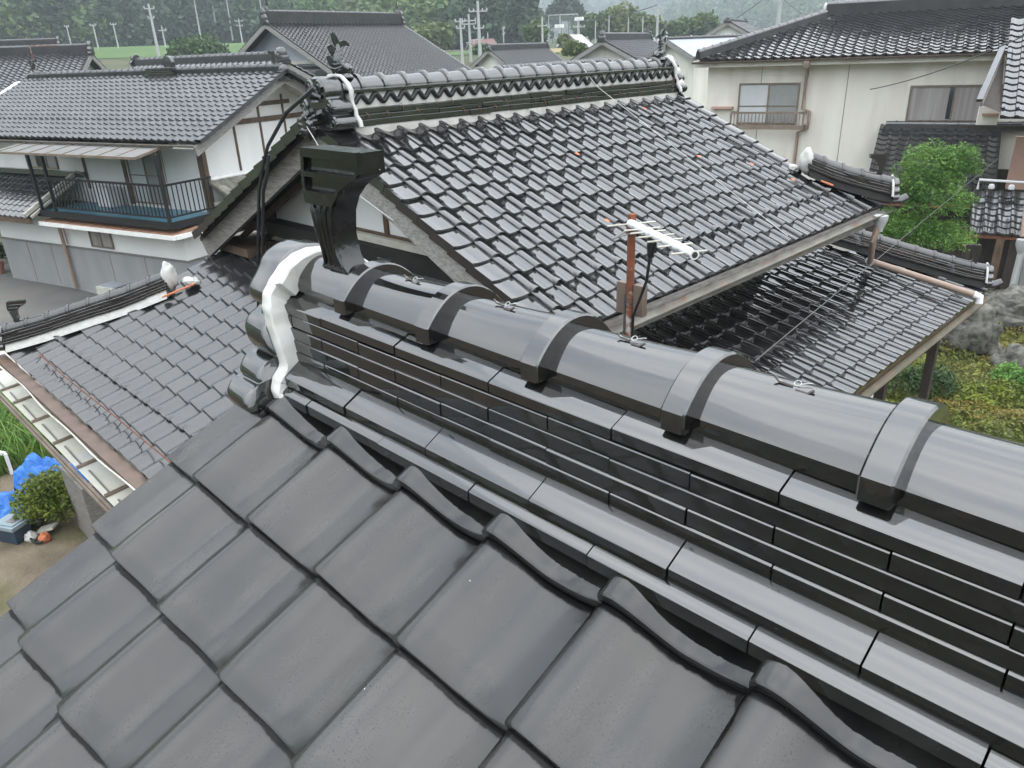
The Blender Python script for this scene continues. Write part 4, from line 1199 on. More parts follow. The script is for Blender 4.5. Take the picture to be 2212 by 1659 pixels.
# bargeboards, soffit of the right gable
for yy, s_ in ((0.15, 1), (6.78, -1)):
    b = MB()
    zt, zb = Z - 0.30, Z - 1.80
    b.prism([(3.46, zt), (yy, zt - SL * abs(3.46 - yy) - 0.02), (yy + 0.05 * s_, zt - SL * abs(3.46 - yy) - 0.24), (3.46, zt - 0.26)], 9.28, 9.33, 'x')
    b.build("bargeboard", M['wood_barge'], lh, None, FL)
    b = MB()
    b.add([(8.5, 3.46, zt - 0.07), (9.29, 3.46, zt - 0.07), (9.29, yy, zt - 0.07 - SL * abs(3.46 - yy)), (8.5, yy, zt - 0.07 - SL * abs(3.46 - yy))], [(0, 1, 2, 3)])
    b.build("soffit", M['wood_pale'], lh, None, FL)
# timbers on the gable
def gb(name, y0, y1, z0, z1, m=M['wood_brown'], d=0.03): lbox(lh, name, m, 8.5, 8.5 + d, y0, y1, Z + z0, Z + z1)
gb("wall_beam", 1.75, 5.3, -1.53, -1.40, M['wood_brown'], .045)
gb("wall_beam", 2.45, 4.35, -1.12, -1.01, M['wood_brown'], .045)
gb("wall_post", 2.16, 2.22, -2.70, -1.42)
gb("wall_post", 3.11, 3.17, -2.70, -0.66)
gb("wall_post", 4.05, 4.11, -2.70, -0.86)
gb("wall_post", 5.0, 5.06, -2.70, -1.25)
gb("wall_post", 0.95, 1.09, -3.60, -1.72, M['wood_brown'], .05)
# front wall of the upper storey
def fb(name, x0, x1, z0, z1, m, d=0.03, y=0.95): lbox(lh, name, m, x0, x1, y - d, y - 0.001, Z + z0, Z + z1)
fb("wall_post", 8.38, 8.50, -3.60, -1.72, M['wood_brown'])
fb("wall_joint", 7.0, 7.02, -2.9, -1.72, M['alu'], .008)
def window(parent, x0, x1, z0, z1, y, F, frame_m, panes, rail=None, d=0.05):
    """Sliding window in a wall facing -y: frame with its panes."""
    b = MB()
    t = 0.045
    b.box(x0, x1, y - d, y - .001, z0, z0 + t); b.box(x0, x1, y - d, y - .001, z1 - t, z1)
    b.box(x0, x0 + t, y - d, y - .001, z0 + t, z1 - t); b.box(x1 - t, x1, y - d, y - .001, z0 + t, z1 - t)
    n = len(panes)
    for i in range(1, n):
        xm = x0 + (x1 - x0) * i / n
        b.box(xm - t / 2, xm + t / 2, y - d * .9, y - .002, z0 + t, z1 - t)
    if rail is not None:
        b.box(x0 + t, x1 - t, y - d * .8, y - .003, rail, rail + 0.03)
    w_ = b.build("window", frame_m, parent, None, F)
    for i, pm in enumerate(panes):
        xa, xb_ = x0 + (x1 - x0) * i / n, x0 + (x1 - x0) * (i + 1) / n
        lbox(w_, "pane", pm, xa + .01, xb_ - .01, y - .022, y - .006, z0 + .01, z1 - .01, F)
    return w_
window(lh, 5.55, 6.95, Z - 3.50, Z - 1.95, 0.95, FL, M['alu_brown'], [M['blind'], M['screen']], Z - 2.75)
window(lh, 0.85, 2.35, Z - 2.70, Z - 2.05, 0.95, FL, M['alu_brown'], [M['screen'], M['glass_dark'], M['screen']])
fb("wall_post", 3.55, 3.66, -3.2, -1.72, M['wood_brown'])
fb("wall_post", 5.30, 5.44, -3.55, -1.72, M['wood_brown'])
fb("wall_shadow_board", -1.0, 1.9, -1.98, -1.80, M['wood_dark'], .02)
window(lh, 4.52, 5.48, Z - 4.62, Z - 4.02, 0.0, FL, M['alu_brown'], [M['curtain'], M['curtain']])
# balcony
lbox(lh, "balcony_floor", M['blue_floor'], 3.30, 8.75, -0.50, 0.95, Z - 3.66, Z - 3.60)
b = MB(); b.box(3.25, 8.80, -0.56, -0.49, Z - 3.74, Z - 3.56); b.box(8.74, 8.80, -0.49, 1.0, Z - 3.74, Z - 3.56)
b.build("balcony_beam", M['metal_black'], lh, None, FL)
rail = MB()
rail.bar((4.1, -0.52, Z - 2.68), (8.72, -0.52, Z - 2.68), .05, .05); rail.bar((4.1, -0.52, Z - 3.45), (8.72, -0.52, Z - 3.45), .04, .04)
rail.bar((8.72, -0.52, Z - 2.68), (8.72, 0.95, Z - 2.68), .05, .05); rail.bar((8.72, -0.52, Z - 3.45), (8.72, 0.95, Z - 3.45), .04, .04)
rl = rail.build("railing", M['metal_black'], lh, None, FL)
for k in range(32):
    x = 4.2 + k * 0.14
    b = MB(); b.box(x - .011, x + .011, -0.531, -0.509, Z - 3.45, Z - 2.68); b.build("baluster", M['metal_black'], rl, None, FL)
for k in range(10):
    y = -0.40 + k * 0.14
    b = MB(); b.box(8.709, 8.731, y - .011, y + .011, Z - 3.45, Z - 2.68); b.build("baluster", M['metal_black'], rl, None, FL)
for (x, y, zt) in ((4.12, -0.52, -2.0), (8.72, -0.52, -2.0), (3.45, -0.5, -2.0)):
    lbox(rl, "railing_post", M['metal_black'], x - .035, x + .035, y - .035, y + .035, Z - 3.7, Z + zt + (.06 if x > 4 else 0))
# awning of seamed sheet
b = MB(); b.add([(1.9, 0.93, Z - 1.80), (7.75, 0.93, Z - 1.80), (8.5, -0.92, Z - 1.97), (2.6, -0.92, Z - 1.97), (1.9, 0.93, Z - 1.83), (7.75, 0.93, Z - 1.83), (8.5, -0.92, Z - 2.00), (2.6, -0.92, Z - 2.00)],
                [(0, 1, 2, 3), (7, 6, 5, 4), (0, 4, 5, 1), (1, 5, 6, 2), (2, 6, 7, 3), (3, 7, 4, 0)])
aw = b.build("awning", M['alu'], lh, None, FL)
for k in range(9):
    x = 2.2 + k * 0.7
    b = MB(); b.bar((x, 0.9, Z - 1.792), (x + 0.68, -0.91, Z - 1.962), .022, .02); b.build("awning_seam", M['alu_brown'], aw, None, FL)
b = MB(); b.bar((2.55, -0.94, Z - 1.985), (8.52, -0.94, Z - 1.985), .04, .06); b.bar((8.51, -0.94, Z - 1.985), (7.77, 0.93, Z - 1.815), .04, .06); b.build("awning_gutter", M['alu_brown'], aw, None, FL)
# copper skirt under the balcony
b = MB(); b.prism([(-0.62, Z - 3.86), (0.95, Z - 3.70), (0.95, Z - 3.73), (-0.62, Z - 3.90)], 3.4, 8.86, 'x'); b.build("copper_skirt", M['copper'], lh, None, FL)
for k in range(16):
    x = 3.6 + k * 0.33
    b = MB(); b.bar((x, -0.62, Z - 3.855), (x, 0.0, Z - 3.79), .03, .025); b.build("copper_seam", M['copper'], lh, None, FL)
b = MB(); b.box(3.35, 8.90, -0.66, -0.58, Z - 3.97, Z - 3.865); b.box(8.86, 8.95, -0.58, 1.6, Z - 3.97, Z - 3.865); b.build("white_fascia", M['white_paint'], lh, None, FL)
lbox(lh, "beam_end", M['white_paint'], 8.45, 8.72, 0.10, 0.30, Z - 4.06, Z - 3.97)
# lower tiled roof on the left of the balcony
cells = [(r, c, 'eave' if r == 0 else 'pan') for r in range(0, 8) for c in range(0, 24)]
tile_roof(lh, (-3.2, -0.85, Z - 3.70), 0.0, 0.50, cells, T_fg, pv=0.2372, nmax=170, frame=FL, jit=0.6, deck=[(0, .02), (6.4, .02), (6.4, 1.9), (0, 1.9)], roof_name="lower_roof")
lbox(lh, "eave_board", M['wood_brown'], -3.2, 3.2, -0.80, -0.72, Z - 3.92, Z - 3.76)
b = MB(); b.bar((3.22, -0.9, Z - 3.66), (3.22, 0.9, Z - 2.74), .10, .10); b.bar((3.34, -0.8, Z - 3.72), (3.34, 0.9, Z - 2.85), .08, .06); b.build("verge_roll", M['wood_pale'], lh, None, FL)
b = MB(); b.bar((-3.2, 0.86, Z - 2.80), (3.6, 0.86, Z - 2.80), .14, .14); b.build("wall_ridge", M['tile_far_gloss'], lh, None, FL)
lbox(lh, "air_conditioner", M['white_plastic'], 4.55, 5.15, 0.45, 0.8, Z - 3.58, Z - 3.05)
b = MB(); b.tube([(3.35, -0.12, Z - 3.95), (3.35, -0.12, 0.05)], 0.05, 10); b.tube([(3.50, -0.10, Z - 3.95), (3.50, -0.10, Z - 4.6)], 0.02, 6); b.build("downpipe", M['pipe_brown'], lh, 60, FL)
half_gutter(lh, (-2.2, 0.10, Z - 1.80), (9.4, 0.10, Z - 1.80), 0.05, M['gutter'], frame=FL)
# small shingled lean-to on the gable side
b = MB()
lean = lbox(lh, "lean_to_wall", M['wood_pale'], 8.55, 9.9, 1.05, 3.6, Z - 4.6, Z - 3.35)
b = MB(); b.add([(8.52, 1.0, Z - 2.83), (8.52, 4.6, Z - 2.83), (9.75, 4.6, Z - 3.42), (9.75, 1.0, Z - 3.42), (8.52, 1.0, Z - 2.88), (8.52, 4.6, Z - 2.88), (9.75, 4.6, Z - 3.47), (9.75, 1.0, Z - 3.47)],
                [(0, 1, 2, 3), (7, 6, 5, 4), (0, 4, 5, 1), (1, 5, 6, 2), (2, 6, 7, 3), (3, 7, 4, 0)])
lt = b.build("lean_to_roof", M['shingle'], lh, None, FL)
for i in range(5):
    for k in range(12):
        x0, z0 = 8.53 + i * 0.245, Z - 2.815 - i * 0.1175
        b = MB(); b.bar((x0, 1.15 + k * .3, z0 + random.uniform(0, .006)), (x0 + 0.27, 1.15 + k * .3, z0 - 0.1255 + random.uniform(0, .01)), .29, .012)
        b.build("shingle", M['shingle'], lt, None, FL)
for k in range(9):
    b = MB(); b.tube([(8.54, 1.1 + k * 0.26, Z - 2.78), (8.54, 1.1 + k * 0.26 + .24, Z - 2.78)], [.035, .05], 8); b.build("flashing_roll", M['white_paint'], lt, 50, FL)
# ------------------------------------------------------------------ right house: cream wall, hipped glossy roof
YR = math.radians(17)
rh = thing("house", "cream-walled two-storey house at upper right with a small brown balcony rail", "house", (-6.885, 23.307, -6), YR)
FR = W[rh.name]
def rbox(parent, name, m, x0, x1, y0, y1, z0, z1): return lbox(parent, name, m, x0, x1, y0, y1, z0, z1, FR)
b = MB(); b.box(-6.60, -1.05, 0.62, 9.0, 0, Z - 0.62); b.build("wall", M['wall_cream'], rh, None, FR)
b = MB(); b.box(-1.05, 5.5, 0.55, 9.0, 0, Z - 0.62); b.build("wall", M['wall_cream'], rh, None, FR)
rbox(rh, "eave_fascia", M['wall_cream'], -6.95, 5.6, 0.12, 0.619, Z - 0.66, Z - 0.47)
cells = []
for r in range(0, 16):
    yy = 0.2237 * r
    for c in range(0, 46):
        x = -6.75 + 0.265 * c
        if x > -6.80 + 0.98 * yy - .1:
            cells.append((r, c, 'eave' if r == 0 else 'guard' if r == 1 else 'pan'))
tile_roof(rh, (-6.75, 0.0, Z - 0.39), 0.0, 0.32, cells, T_fg, pv=0.2349, nmax=300, frame=FR, jit=0.6, deck=[(0, .02), (12.2, .02), (12.2, 3.75), (3.6, 3.75)], roof_name="roof")
b = MB(); b.add([(-6.8, 0.0, Z - 0.44), (-6.8, 7.2, Z - 0.44), (-3.2, 3.6, Z + 0.70)], [(0, 1, 2)]); b.build("hip_roof", M['tile_far_gloss'], rh, None, FR)
P_r = [(-3.75, 3.62, 0), (5.4, 3.62, 0)]
b = MB(); sweep_piece(b, P_r, 0, 9.1, [(-.18, Z + .62), (-.14, Z + .98), (.14, Z + .98), (.18, Z + .62)], 1)
rr = b.build("ridge", M['ridge_dark'], rh, None, FR)
add_crowns(rr, P_r, .08, .07, Z + .99, Z + .96, 0.3, (.014, .012, 0), .05, M['tile_far_gloss'], n=6, sub=1, frame=FR)
lump(rr, (-3.8, 3.62, Z + .86), .14, M['plaster_white'], "mortar_cap", 3, .2, 6, frame=FR, squash=(.5, 1, 1.2))
P_h = [(-3.75, 3.45, Z + .70), (-6.80, 0.05, Z - .30)]
b = MB(); sweep_piece(b, P_h, 0, path_len(P_h), [(-.14, -.12), (-.10, .07), (.10, .07), (.14, -.12)], 1)
hh = b.build("hip_ridge", M['ridge_dark'], rh, None, FR)
add_crowns(hh, P_h, .075, .065, .08, .06, 0.3, (.014, .012, 0), .05, M['tile_far_gloss'], n=6, sub=1, frame=FR)
half_gutter(rh, (-6.95, -0.02, Z - 0.50), (5.5, -0.02, Z - 0.47), 0.06, M['metal_brown'], frame=FR)
b = MB()
b.lathe([(.10, 0), (.10, -.12), (.05, -.2)], (-3.68, 0.02, Z - .55), 8)
b.tube([(-3.68, 0.05, Z - .7), (-3.70, 0.5, Z - .82), (-3.72, 0.54, Z - 1.85), (-3.50, 0.50, Z - 1.93), (-3.52, 0.52, Z - 2.42), (-3.78, 0.55, Z - 2.52), (-3.80, 0.55, 0)], 0.045, 8)
b.build("downpipe", M['pipe_brown'], rh, 50, FR)
window(rh, -5.62, -3.86, Z - 2.30, Z - 1.14, 0.62, FR, M['alu_brown'], [M['blind'], M['screen']], Z - 1.80)
window(rh, -0.95, 1.25, Z - 2.20, Z - 1.26, 0.55, FR, M['alu_brown'], [M['curtain'], M['curtain']])
rbox(rh, "curtain_gap", M['glass_dark'], 0.02, 0.16, 0.515, 0.545, Z - 2.13, Z - 1.32)
br = MB()
br.bar((-5.72, 0.22, Z - 1.95), (-3.62, 0.22, Z - 1.95), .05, .06); br.bar((-5.72, 0.22, Z - 2.36), (-3.62, 0.22, Z - 2.36), .06, .12)
for x in (-5.72, -3.62):
    br.bar((x, 0.22, Z - 1.95), (x, 0.62, Z - 1.95), .05, .06); br.bar((x, 0.22, Z - 2.36), (x, 0.62, Z - 2.36), .06, .12); br.box(x - .025, x + .025, .195, .245, Z - 2.36, Z - 1.95)
brl = br.build("balcony_rail", M['alu_brown'], rh, None, FR)
for k in range(19):
    x = -5.62 + k * 0.105
    b = MB(); b.box(x - .012, x + .012, .21, .23, Z - 2.36, Z - 1.97); b.build("baluster", M['alu_brown'], brl, None, FR)
rbox(rh, "wall_ledge", M['pink_wall'], -6.4, -5.75, .45, .62, Z - 1.86, Z - 1.80)
rbox(rh, "wall_joint", M['alu'], -5.0, -4.985, .612, .619, 0.5, Z - .7)
rbox(rh, "wall_joint", M['alu'], -2.6, -2.585, .612, .619, 0.5, Z - .7)
# tiled annex in front of the cream wall
ann = thing("shed", "dark open-fronted shed with a glossy tiled roof below the cream wall", "shed", tuple(FR @ Vector((-0.2, -1.0, 0))), YR)
cells = []
for r in range(0, 14):
    for c in range(0, 11):
        if c > 8 and r < 1: continue
        cells.append((r, c, 'eave' if r == 0 else 'pan'))
tile_roof(ann, (-1.55, -2.5, Z - 3.74), 0.0, 0.50, cells, T_fg, pv=0.2372, nmax=300, frame=FR, jit=0.7, deck=[(0, .02), (2.95, .02), (2.95, 3.3), (0, 3.3)], roof_name="roof")
P_a = [(-1.42, 0.42, 0), (2.4, 0.42, 0)]
b = MB(); sweep_piece(b, P_a, 0, 3.8, [(-.15, Z - 2.42), (-.12, Z - 2.25), (.12, Z - 2.25), (.15, Z - 2.42)], 1)
ar = b.build("ridge", M['ridge_dark'], ann, None, FR)
add_courses(ar, P_a, [(.14, Z - 2.38, Z - 2.355, .12, Z - 2.35)], M['tile_far_gloss'], .9, frame=FR)
add_crowns(ar, P_a, .075, .06, Z - 2.24, Z - 2.26, 0.3, (.012, .01, 0), .05, M['tile_far_gloss'], n=6, sub=1, frame=FR)
for x in (-1.3, -0.1, 1.2):
    rbox(ann, "post", M['wood_dark'], x, x + .14, -2.2, -2.06, 0, Z - 3.95)
b = MB(); b.box(-1.5, 3.6, -0.4, -0.3, 0, Z - 3.3); b.build("back_wall", M['wood_dark'], ann, None, FR)
rbox(ann, "eave_beam", M['rust_line'], -1.5, 1.3, -2.42, -2.34, Z - 4.0, Z - 3.90)
# nearer roof at the right edge with its hanging eaves
nr = thing("house", "house cut by the right edge with a steep glossy roof and dark timber wall", "house", tuple(FR @ Vector((3.0, -3.0, 0))), YR)
cells = [(r, c, 'eave' if r == 0 else 'guard' if r == 1 else 'pan') for r in range(0, 16) for c in range(0, 9)]
tile_roof(nr, (1.03, -4.1, Z - 1.64), 0.0, 0.60, cells, T_fg, pv=0.2372, nmax=200, frame=FR, jit=0.7, deck=[(0, .02), (2.4, .02), (2.4, 3.8), (0, 3.8)], roof_name="roof")
b = MB(); b.bar((0.97, -1.5, Z - 0.40), (0.62, -4.2, Z - 1.42), .06, .09); b.build("bargeboard", M['wood_grey'], nr, None, FR)
b = MB(); b.bar((0.94, -1.5, Z - 0.32), (0.57, -4.2, Z - 1.34), .12, .06); b.build("verge_tiles", M['tile_far_gloss'], nr, None, FR)
b = MB(); b.add([(1.0, -1.5, Z - .46), (0.66, -4.0, Z - 1.46), (1.02, -4.0, Z - 1.60)], [(0, 1, 2)]); b.build("soffit", M['wood_dark'], nr, None, FR)
b = MB(); b.lathe([(.05, 0), (.22, .0), (.2, .5), (.12, .8), (.05, 1.0)], (1.7, -1.0, Z - .3), 8); b.build("ridge_end_tile", M['tile_far_gloss'], nr, 50, FR)
rbox(nr, "wall", M['pink_wall'], 1.62, 3.4, -1.6, -1.4, Z - 3.6, Z - 2.35)
rbox(nr, "wall_ledge", M['pink_wall'], 0.75, 1.1, -2.4, -2.2, Z - 1.80, Z - 1.75)
rbox(nr, "wall_panel", M['wall_cream'], 0.68, 1.1, -2.3, -1.9, Z - 2.10, Z - 1.60)
rbox(nr, "wall_beam", M['wood_dark'], 0.5, 3.4, -2.35, -2.25, Z - 2.12, Z - 2.02)
# low eave roof with white pipes on it
cells = [(r, c, 'eave' if r == 0 else 'pan') for r in range(0, 7) for c in range(0, 6)]
tile_roof(nr, (0.88, -4.4, Z - 4.10), 0.0, 0.45, cells, T_fg, pv=0.2372, nmax=200, frame=FR, jit=0.7, deck=[(0, .02), (1.6, .02), (1.6, 1.7), (0, 1.7)], roof_name="lower_roof")
b = MB()
b.tube([(0.95, -2.92, Z - 3.42), (0.95, -2.9, Z - 3.20), (2.4, -2.95, Z - 3.24)], .03, 8)
for x in (1.22, 1.62, 2.0):
    b.lathe([(.02, -.06), (.06, -.05), (.07, 0), (.05, .05), (.01, .06)], (x, -3.0, Z - 3.33), 8)
b.build("pipe_run", M['white_plastic'], nr, 50, FR)
b = MB(); b.tube([(2.02, -3.1, Z - 2.1), (2.0, -3.5, Z - 3.0), (1.86, -4.1, Z - 3.25), (1.90, -4.5, Z - 4.15)], .05, 8); b.build("downpipe", M['pipe_brown'], nr, 50, FR)
b = MB(); b.lathe([(.12, 0), (.12, -.12), (.07, -.25), (.05, -.3)], (1.92, -4.55, Z - 4.20), 10); b.tube([(1.92, -4.55, Z - 4.4), (1.92, -4.5, Z - 6)], .045, 8); b.build("downpipe_hopper", M['pole'], nr, 50, FR)
rbox(nr, "eave_beam", M['rust_line'], 0.85, 2.3, -4.32, -4.26, Z - 4.28, Z - 4.19)
for (x, y, w_, h_, m_) in ((0.85, -4.2, .16, 1.75, M['wood_dark']), (1.45, -4.35, .16, 1.72, M['wood_brown']), (1.72, -4.35, .20, 1.7, M['wood_dark'])):
    rbox(nr, "post", m_, x, x + w_, y, y + .16, 0, h_)
rbox(nr, "side_wall", M['wood_dark'], 0.6, 1.8, -3.6, -3.45, 0, Z - 4.2)
rbox(nr, "side_wall", M['wall_white'], 2.0, 3.6, -3.95, -3.85, 0, Z - 4.1)
rbox(nr, "side_window", M['screen'], 2.1, 3.2, -3.99, -3.952, 0.4, 1.25)

# ------------------------------------------------------------------ far houses
T_xg = {k: tile_mesh(k + "_distant_gloss", M['tile_far_gloss'], 4, kind=k, crest=0.066, th=0.042, rise=0.030) for k in ('pan', 'eave')}
T_xf = {k: tile_mesh(k + "_distant", M['tile_far'], 4, kind=k, crest=0.066, th=0.042, rise=0.030) for k in ('pan', 'eave')}
def far_house(label, A, B, half, slope, wall_h, wall_m, tiles, nmax=0, over=0.5, gable_m=None, ridge_h=0.35, ends=True, deckm=None, cat="house", front=True, fishes=False, name="house", group=None):
    """Gable house from its ridge line A-B (world points): half = half span of the eaves, overhang over."""
    A, B = Vector(A), Vector(B)
    zr = (A.z + B.z) / 2
    d = Vector((B.x - A.x, B.y - A.y, 0)); Ln = d.length; yaw = math.atan2(d.y, d.x)
    mid_ = (A + B) / 2
    g = ground_z(math.degrees(math.atan2(mid_.y, mid_.x)), math.hypot(mid_.x, mid_.y))
    base = min(g, zr - half * slope - wall_h)
    h = thing(name, label, cat, (A.x, A.y, base), yaw, group)
    F = W[h.name]
    zz = zr - base
    ez = zz - half * slope
    b = MB(); b.prism([(-half + over, 0), (half - over, 0), (half - over, ez + over * slope - .06), (0, zz - .06), (-half + over, ez + over * slope - .06)], over * .8, Ln - over * .8, 'x')
    b.build("wall", wall_m, h, None, F)
    c1 = math.hypot(1, slope); Lv = half * c1
    n_r, n_c = int(Lv / 0.2372), int(Ln / 0.265)
    if tiles:
        cl = [(r, c, 'eave' if r == 0 else 'pan') for r in range(n_r + 1) for c in range(n_c)]
        tile_roof(h, (0, -half, ez + HC), 0.0, slope, cl, tiles, pv=Lv / (n_r + .6), pu=Ln / n_c, nmax=nmax, frame=F, jit=.5, deck=[(0, 0), (Ln, 0), (Ln, Lv), (0, Lv)], roof_name="roof")
        tile_roof(h, (Ln, half, ez + HC), math.pi, slope, cl, tiles, pv=Lv / (n_r + .6), pu=Ln / n_c, nmax=0, frame=F, jit=.5, deck=[(0, 0), (Ln, 0), (Ln, Lv), (0, Lv)], roof_name="roof")
    else:
        for sg in (-1, 1):
            b = MB(); b.add([(0, 0, zz), (Ln, 0, zz), (Ln, sg * half, ez), (0, sg * half, ez), (0, 0, zz + .06), (Ln, 0, zz + .06), (Ln, sg * half, ez + .06), (0, sg * half, ez + .06)],
                            [(0, 1, 2, 3), (4, 5, 6, 7), (0, 1, 5, 4), (1, 2, 6, 5), (2, 3, 7, 6), (3, 0, 4, 7)])
            b.build("roof", deckm, h, None, F)
    if ridge_h > 0:
        P_ = [(0, 0, 0), (Ln, 0, 0)]
        b = MB(); sweep_piece(b, P_, 0.05, Ln - .05, [(-.18, zz - .08), (-.14, zz + ridge_h), (.14, zz + ridge_h), (.18, zz - .08)], 1)
        rg = b.build("ridge", M['ridge_dark'], h, None, F)
        add_crowns(rg, P_, .09, .075, zz + ridge_h, zz + ridge_h - .02, 0.3, (.016, .014, 0), .06, M['tile_far'], n=5, sub=1, frame=F)
        if ends:
            for xx, yw in ((0.03, math.pi / 2), (Ln - .03, -math.pi / 2)):
                end_tile(rg, (xx, 0, zz - .12), yw, .30, ridge_h + .3, .14, M['tile_far_gloss'], frame=F, scrolls=False)
        if fishes:
            for xx in (.25, Ln - .25):
                b = MB(); b.tube([(xx, 0, zz + ridge_h + .05), (xx, .06, zz + ridge_h + .3), (xx, 0, zz + ridge_h + .5), (xx, -.1, zz + ridge_h + .68)], [.10, .10, .06, .02], 6)
                b.tube([(xx, -.06, zz + ridge_h + .3), (xx, -.2, zz + ridge_h + .42)], [.05, .01], 5)
                b.build("fish_finial", M['tile_far_gloss'], rg, 50, F)
    for xx in (0.0, Ln):
        for sg in (-1, 1):
            b = MB(); b.prism([(0, zz - .03), (sg * half, ez - .03), (sg * (half - .06), ez - .25), (0, zz - .27)], xx - .03, xx + .03, 'x')
            b.build("bargeboard", M['wood_barge'], h, None, F)
    return h, F, Ln, zz, ez
# wing of tiled roof just behind the left house
wing, FW, Ln, zz, ez = far_house("dark tiled house whose ridge shows just behind the left white house", pol(159.5, 0.12, 31.6), pol(150.6, -0.02, 25.5), 3.0, 0.46, 2.5, M['wall_white'], T_xg, nmax=120, over=.5, ridge_h=.16)
b = MB(); b.tube([(Ln - 1.2, -3.15, ez + .32), (Ln + .1, -3.15, ez + .34)], .10, 8); b.build("mortar_roll", M['plaster_white'], wing, 50, FW)
# big house behind on the left: gable towards us, glossy slope to the right
hA, F, Ln, zz, ez = far_house("big house with long ridge and fish finials, tall blue-grey gable facing left", pol(151.3, 2.42, 44), pol(142.4, 1.95, 50.5), 6.8, 0.5, 2.0, M['shed_metal'], T_xg, nmax=300, over=.9, ridge_h=.5, fishes=True)
b = MB(); b.add([(-1.3, -3.9, zz - 2.6), (-1.3, 3.6, zz - 2.6), (0.7, 3.6, zz - 2.1), (0.7, -3.9, zz - 2.1)], [(0, 1, 2, 3)]); b.build("skirt_roof", M['tile_far_gloss'], hA, None, F)
lbox(hA, "gable_beam", M['wood_pale'], 0.55, 0.72, -3.2, 3.2, zz - 2.0, zz - 1.85, F)
# far left
hB, F, Ln, zz, ez = far_house("far left house with pale grey tiled roof and pale gable under white bargeboards", pol(168.5, 0.75, 46), pol(162.0, 0.98, 44), 3.6, 0.45, 3.0, M['wall_white'], T_xf, nmax=150, over=.6, ridge_h=.32)
b = MB(); b.tube([(5.0 * .7, -1.6, zz - .9), (5.0 * .7, -1.6, zz + .35)], .025, 6); b.tube([(5.0 * .7, -1.6, zz + .33), (5.0 * .7 + 1.2, -1.6, zz + .30)], .02, 6); b.build("aerial", M['rust'], hB, None, F)
far_house("distant house on the far left, only its dark ridge showing over a pale roof", pol(168.5, 1.25, 66), pol(163.6, 1.25, 64), 4, 0.45, 3, M['wall_white'], T_xf, over=.5, ridge_h=.45)
# middle distance
hC, F, Ln, zz, ez = far_house("small house with black tiles and a cream gable end facing right, mid distance", pol(136.5, 0.22, 56), pol(132.45, 0.20, 60), 2.0, 0.55, 2.5, M['wall_cream'], T_xg, nmax=120, over=.45, ridge_h=.22)
lbox(hC, "vent_panel", M['wood_dark'], Ln - .36, Ln - .30, -0.7, 0.9, zz - 1.0, zz - .3, F)
hD, F, Ln, zz, ez = far_house("house with a broad cream front gable and grey tiles, mid right distance", pol(128.62, 0.52, 52), pol(125.4, 0.40, 60), 2.75, 0.5, 2.5, M['wall_cream'], T_xf, nmax=120, over=.8, ridge_h=.35, fishes=True)
b = MB(); b.add([(-.7, -2.3, ez - .3), (-.7, 2.3, ez - .3), (0.75, 2.3, ez + .05), (0.75, -2.3, ez + .05)], [(0, 1, 2, 3)]); b.build("skirt_roof", M['tile_far_gloss'], hD, None, F)
lbox(hD, "gable_beam", M['white_paint'], .5, .66, -1.9, 1.9, ez + .12, ez + .2, F)
far_house("small white shed with a dull red roof beside the utility poles", pol(137.75, 0.85, 96), pol(136.1, 0.80, 97), 1.8, 0.5, 1.6, M['wall_white'], None, over=.3, ridge_h=0, deckm=mat("dull_red_roof", (0.16, 0.085, 0.08), .7), cat="shed", name="shed")
far_house("pale weathered barn half hidden by a round bush under the net", pol(130.85, 0.95, 112), pol(130.0, 0.80, 116), 2.2, 0.8, 1.6, M['wall_white'], None, over=.2, ridge_h=0, deckm=mat("pale_barn_roof", (0.42, 0.42, 0.42), .7), cat="barn", name="barn")
far_house("long white-roofed hall far off on the right of the tree row", pol(124.6, 1.30, 190), pol(122.3, 1.22, 196), 4.5, 0.25, 2.5, M['wall_white'], None, over=.2, ridge_h=0, deckm=mat("white_hall_roof", (0.62, 0.63, 0.63), .6), cat="hall", name="hall")
far_house("blue-grey metal roofed house left of the cream wall", pol(124.2, 0.32, 50), pol(118.9, 0.30, 53), 3.0, 0.32, 2.0, M['wall_cream'], None, over=.5, ridge_h=.1, ends=False, deckm=M['shed_metal'])
far_house("small house with a white gable peeping above the blue-grey metal roof", pol(120.3, 1.32, 66), pol(119.2, 1.20, 74), 2.4, 0.55, 2.0, M['wall_white'], T_xf, over=.5, ridge_h=.12)
far_house("house behind the cream-walled house, only its dark ridge showing at the top edge", pol(112.6, 1.45, 38), pol(100, 1.25, 40), 4, 0.4, 3, M['wall_white'], T_xg, over=.5, ridge_h=.5)
# low roof strips just behind the white plastered ridge
hE, F, Ln, zz, ez = far_house("low black roof strip just beyond the white plastered ridge", pol(135.6, -1.55, 24), pol(128.2, -1.20, 32), 1.3, 0.9, 2.5, M['wall_white'], T_xg, over=.5, ridge_h=.22, ends=False)
# ------------------------------------------------------------------ aerial, wires and cables
an = thing("antenna", "small white rod aerial on a rusty mast beside the big glossy roof", "antenna", (-3.25, 4.44, -2.93))
b = MB(); b.tube([(-3.25, 4.44, -2.98), (-3.252, 4.44, -1.10)], 0.030, 12); b.build("mast", M['rust'], an, 60)
b = MB(); b.tube([(-3.25, 4.44, -1.17), (-3.25, 4.44, -1.24)], 0.042, 12); b.build("clamp", M['rust'], an, 50)
p0, p1 = Vector((-3.25, 4.42, -1.165)), Vector((-2.40, 3.92, -1.165))
dv = (p1 - p0).normalized(); el = Vector((-dv.y, dv.x, 0)) * -1
b = MB()
N_ = 28
b.tube([p0.lerp(p1, t / N_) for t in range(N_ + 1)], [0.026 + 0.005 * (1 if (t % 4) < 3 else -.6) for t in range(N_ + 1)], 14)
b.build("boom", M['white_plastic'], an, 60)
